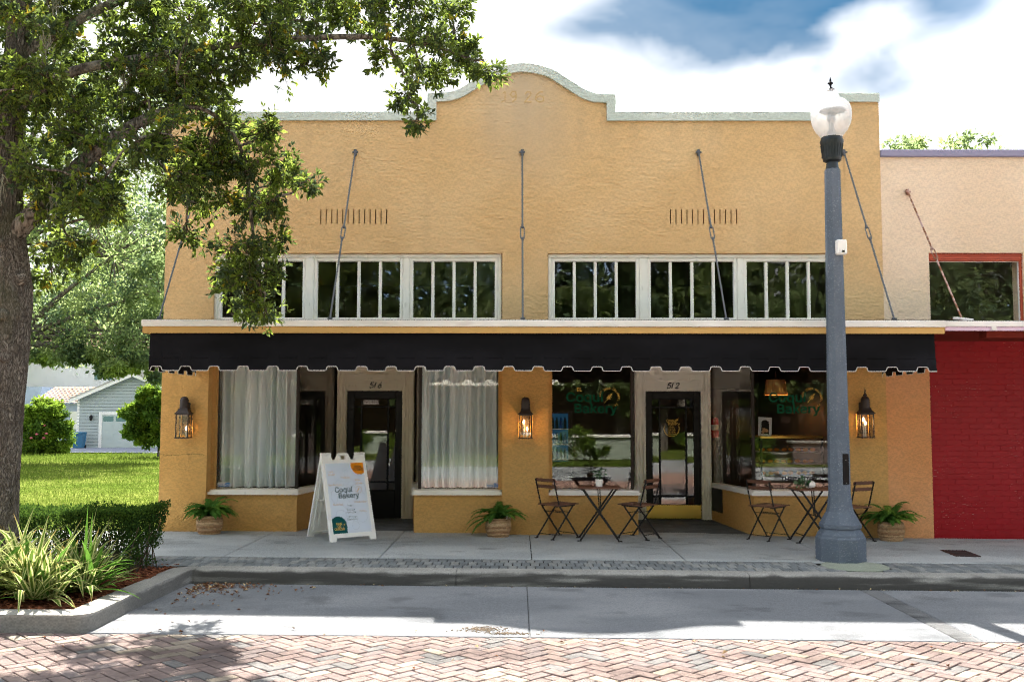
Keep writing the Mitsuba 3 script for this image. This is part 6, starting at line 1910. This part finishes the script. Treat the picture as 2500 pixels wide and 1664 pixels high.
for r_ in range(4):
    for c_ in range(5):
        a, b = dx0_ + c_ * pwid + 0.07, dx0_ + (c_ + 1) * pwid - 0.07
        c, d = zb_ + r_ * ph + 0.07, zb_ + (r_ + 1) * ph - 0.07
        if r_ == 3:
            put(gd, 'window', MB().prism(sbox(a, c + 0.03, b, d - 0.02), gy0 - 0.028, gy0 - 0.021), 'mat_teal_window')
        else:
            put(gd, 'panel', MB().box(a, b, gy0 - 0.034, gy0 - 0.021, c, d, 0.012), 'mat_garage_door')
put(G, 'porch_light', MB().lathe([(0.001, 0), (0.07, 0.03), (0.09, 0.2), (0.12, 0.22), (0.02, 0.36), (0.001, 0.42)], (-25.62, gy0 - 0.16, 1.22), 10).box(-25.66, -25.58, gy0 - 0.10, gy0 - 0.03, 1.40, 1.55), 'mat_iron', 40)
t = thing('wheelie_bin', 'blue wheelie bin standing against the garage wall', 'bin')
bo = np.array([-26.0, 45.2, -0.43])
put(t, 'body', MB().lathe([(0.36, 0.05), (0.44, 0.86), (0.46, 0.88), (0.46, 0.93), (0.43, 0.94)], (0, 0, 0), 4, PI / 4, 1, 0.9).mesh(at=bo), 'mat_bin_blue')
put(t, 'lid', MB().lathe([(0.47, 0.94), (0.47, 0.97), (0.36, 1.0), (0.001, 1.01)], (0, 0, 0), 4, PI / 4, 1, 0.9).box(-0.25, 0.25, -0.36, -0.30, 0.86, 0.92, 0.01).mesh(at=bo), 'mat_bin_blue')
for s in (-1, 1):
    put(t, 'wheel', MB().tube([(0.26 * s - 0.03, 0.24, 0.11), (0.26 * s + 0.03, 0.24, 0.11)], 0.11, 14).mesh(at=bo), 'mat_iron', 40)
thing('driveway', 'blue grey paved driveway before the garage', kind='structure')
put('driveway', None, MB().sheet(-33, -14, 37.5, 46.2, lambda x, y: lawn_z(x, y) + 0.035, 30, 14), 'mat_driveway')
W_ = thing('white_house', 'white house with tiled roof and small windows behind the garage', 'house')
put(W_, 'wall', MB().box(-44, -22, 62, 74, -0.5, 5.9), 'mat_white_wall')
for x in (-32.4, -31.35, -30.3, -28.3, -26.5):
    k = numbered(W_ + '__window')
    put(k, None, MB().box(x, x + 0.52, 61.93, 61.99, 4.15, 4.62, 0.01), 'mat_house_trim')
    put(k, 'pane', MB().box(x + 0.06, x + 0.46, 61.915, 61.93, 4.20, 4.57), 'mat_teal_window')


def tile_roof(parent, x0, x1, y0, z0, y1, z1):
    k = numbered(parent + '__tile_roof')
    sl = math.hypot(y1 - y0, z1 - z0)
    nxr = int((x1 - x0) / 0.30)
    u = np.linspace(x0, x1, nxr * 6 + 1)
    rows_ = int(sl / 0.42)
    mb = MB()
    for r_ in range(rows_):
        f0, f1 = r_ / rows_, (r_ + 1.12) / rows_
        V = []
        for f, h in ((f0, 0.07), (f1, 0.0)):
            zz = z0 + (z1 - z0) * f + h + 0.05 * np.abs(np.sin(u / 0.30 * PI))
            V.append(np.stack([u, np.full_like(u, y0 + (y1 - y0) * f), zz], -1))
        V = np.stack(V, 1).reshape(-1, 3)
        i = np.arange(len(u) - 1)
        mb.add(V, np.stack([2 * i, 2 * i + 2, 2 * i + 3, 2 * i + 1], -1))
    put(k, None, mb, 'mat_tile', kind='stuff')


tile_roof(W_, -44.4, -21.6, 61.4, 5.8, 68, 8.6)
A_ = thing('tiled_annex', 'low blue grey annex with a terracotta tile roof beside the garage', 'house')
put(A_, 'wall', MB().box(-33.0, -27.9, 52.4, 58, -0.5, 2.30), 'mat_blue_wall')
put(A_, 'window', MB().box(-29.8, -29.0, 52.36, 52.39, 0.6, 1.8), 'mat_house_trim')
put(A_, 'side_wall', MB().box(-38, -33.05, 55, 60, -0.5, 3.5), 'mat_blue_wall', label='plain blue grey side wall')
tile_roof(A_, -32.3, -27.6, 52.0, 2.28, 55.5, 3.45)

# ------------------------------------------------------------------ the other side of the street, seen in the shop windows
thing('far_pavement', 'concrete parking lane and pavement on the far side of the street', kind='structure')
put('far_pavement', None, MB().box(-40, 40, -16.2, -13.6, -0.3, -0.139).box(-40, 40, -18.4, -16.2, -0.3, 0.0), 'mat_sidewalk')
thing('far_lawn', 'grass strip on the far side of the street', kind='structure')
put('far_lawn', None, MB().sheet(-60, 60, -60, -18.4, 0.02), 'mat_lawn')
for (wx0, wx1, lab) in ((-8.6, -4.3, 'opposite the doorway numbered 516'), (0.2, 5.6, 'opposite the first lettered window')):
    t = thing('garden_wall', 'grey green stone garden wall with white coping across the street ' + lab, 'wall')
    put(t, 'stonework', MB().box(wx0, wx1, -24.4, -24.0, 0, 0.85), 'mat_stone_green')
    put(t, 'coping', MB().box(wx0 - 0.1, wx1 + 0.1, -24.5, -23.9, 0.85, 0.97, 0.02), 'mat_house_trim')
t = thing('porch_house', 'dark brown house with a white edged porch across the street', 'house')
put(t, 'wall', MB().box(-14, 6, -34, -29, 0, 3.6), 'mat_brown_siding')
put(t, 'porch_roof', MB().box(-14.5, 6.5, -34, -26.6, 3.0, 3.15), 'mat_house_trim')
put(t, 'fascia', MB().box(-14.5, 6.5, -26.6, -26.5, 2.95, 3.35), 'mat_house_trim')
for x in (-14, -9, -4, 1, 6):
    put(t, 'post', MB().box(x - 0.1, x + 0.1, -26.9, -26.7, 0, 3.0), 'mat_house_trim')
t = thing('brown_house', 'plain dark brown house across the street opposite the street lamp', 'house')
put(t, 'wall', MB().box(8, 34, -40, -34, 0, 6.0), 'mat_brown_siding')
put(t, 'fascia', MB().box(7.5, 34.5, -33.9, -33.7, 5.8, 6.2), 'mat_house_trim')
t = thing('brick_planter', 'low red brick planter wall across the street', 'wall')
put(t, 'bricks', MB().box(9.5, 30, -20.2, -19.8, 0, 0.75), 'mat_brick_0')
put(t, 'coping', MB().box(9.4, 30, -20.3, -19.7, 0.75, 0.84, 0.02), 'mat_kerb')
for q, (x, y, s, lab) in enumerate([(-12, -27, 1.0, 'spreading tree across the street past the oak'), (-4, -33, 1.25, 'spreading tree across the street opposite the left shop front'), (4.5, -28, 1.1, 'spreading tree across the street opposite the middle pillar'), (7.5, -27, 0.9, 'spreading tree across the street opposite the doorway numbered 512'), (13, -25, 1.0, 'spreading tree across the street opposite the street lamp'), (21, -30, 1.2, 'spreading tree across the street opposite the pink building'), (-22, -30, 1.2, 'spreading tree across the street farthest toward the lawn')]):
    blob_tree('opposite_tree', lab, 'tree', x, y, 0, 10 * s, [(0, 0, 5.5 * s, 3 * s, 2.5, 1.8 * s), (2.8 * s, 0, 6.2 * s, 2.4 * s, 2.4, 1.8 * s), (-2.8 * s, 0, 6.0 * s, 2.5 * s, 2.4, 1.8 * s), (0.5, 0, 8.6 * s, 3 * s, 2.5, 2.0 * s), (-1.5, 1, 11 * s, 2.6 * s, 2.5, 2.0 * s), (2, 0.5, 11.5 * s, 2.5 * s, 2.4, 2 * s), (1.5, 0, 3.4 * s, 2.0 * s, 1.8, 1.1), (-1.5, 0, 3.2 * s, 2.0 * s, 1.8, 1.1)], 14000, 0.42, FAR, 60 + q, 0.3, 'trees across the street', dens=0.8)
for q, (x, y, lab) in enumerate([(-7.5, -21, 'low shrub across the street before the stone wall'), (2.2, -22.5, 'low shrub across the street near the wall end'), (8.0, -21, 'low shrub across the street beside the brick planter')]):
    blob_tree('opposite_shrub', lab, 'bush', x, y, 0, 1.4, [(0, 0, 0.7, 0.9, 0.8, 0.5), (0.6, 0, 0.5, 0.6, 0.6, 0.4)], 2200, 0.13, ['mat_bush_a', 'mat_bush_b'], 90 + q, 0.04, 'shrubs across the street', dens=1.2)
# palm
t = thing('palm_tree', 'cabbage palm across the street opposite the sheer curtains', 'tree')
rp = np.random.default_rng(5)
px, py, pz = -3.4, -21.0, 4.6
put(t, 'trunk', trunk_mesh(np.array([(px + 0.05 * math.sin(s * 3), py, s * pz) for s in np.linspace(0, 1, 30)]), np.linspace(0.20, 0.17, 30), 18, 3, 0.06), 'mat_bark', True)
for q in range(26):
    a, el = rp.uniform(0, 2 * PI), rp.uniform(-0.6, 1.1)
    d = np.array([math.cos(a) * math.cos(el), math.sin(a) * math.cos(el), math.sin(el)])
    o0 = np.array([px, py, pz])
    e = o0 + d * rp.uniform(0.9, 1.2)
    mb = MB().tube([o0, e], [0.02, 0.012], 4, False)
    sd = unit(np.cross(d, [0, 0, 1.0]) + 1e-6)
    for k in np.linspace(-1.25, 1.25, 22):
        f = unit(d * math.cos(k) + sd * math.sin(k))
        w_ = np.cross(f, np.cross(d, sd)) * 0.022
        tip_ = e + f * 0.95 * (1 - 0.15 * abs(k)) - [0, 0, 0.28]
        md = e + f * 0.55 - [0, 0, 0.03]
        mb.add([e, md - w_, tip_, md + w_], [[0, 1, 2], [0, 2, 3]])
    put(t, 'frond', mb, 'mat_far_a')
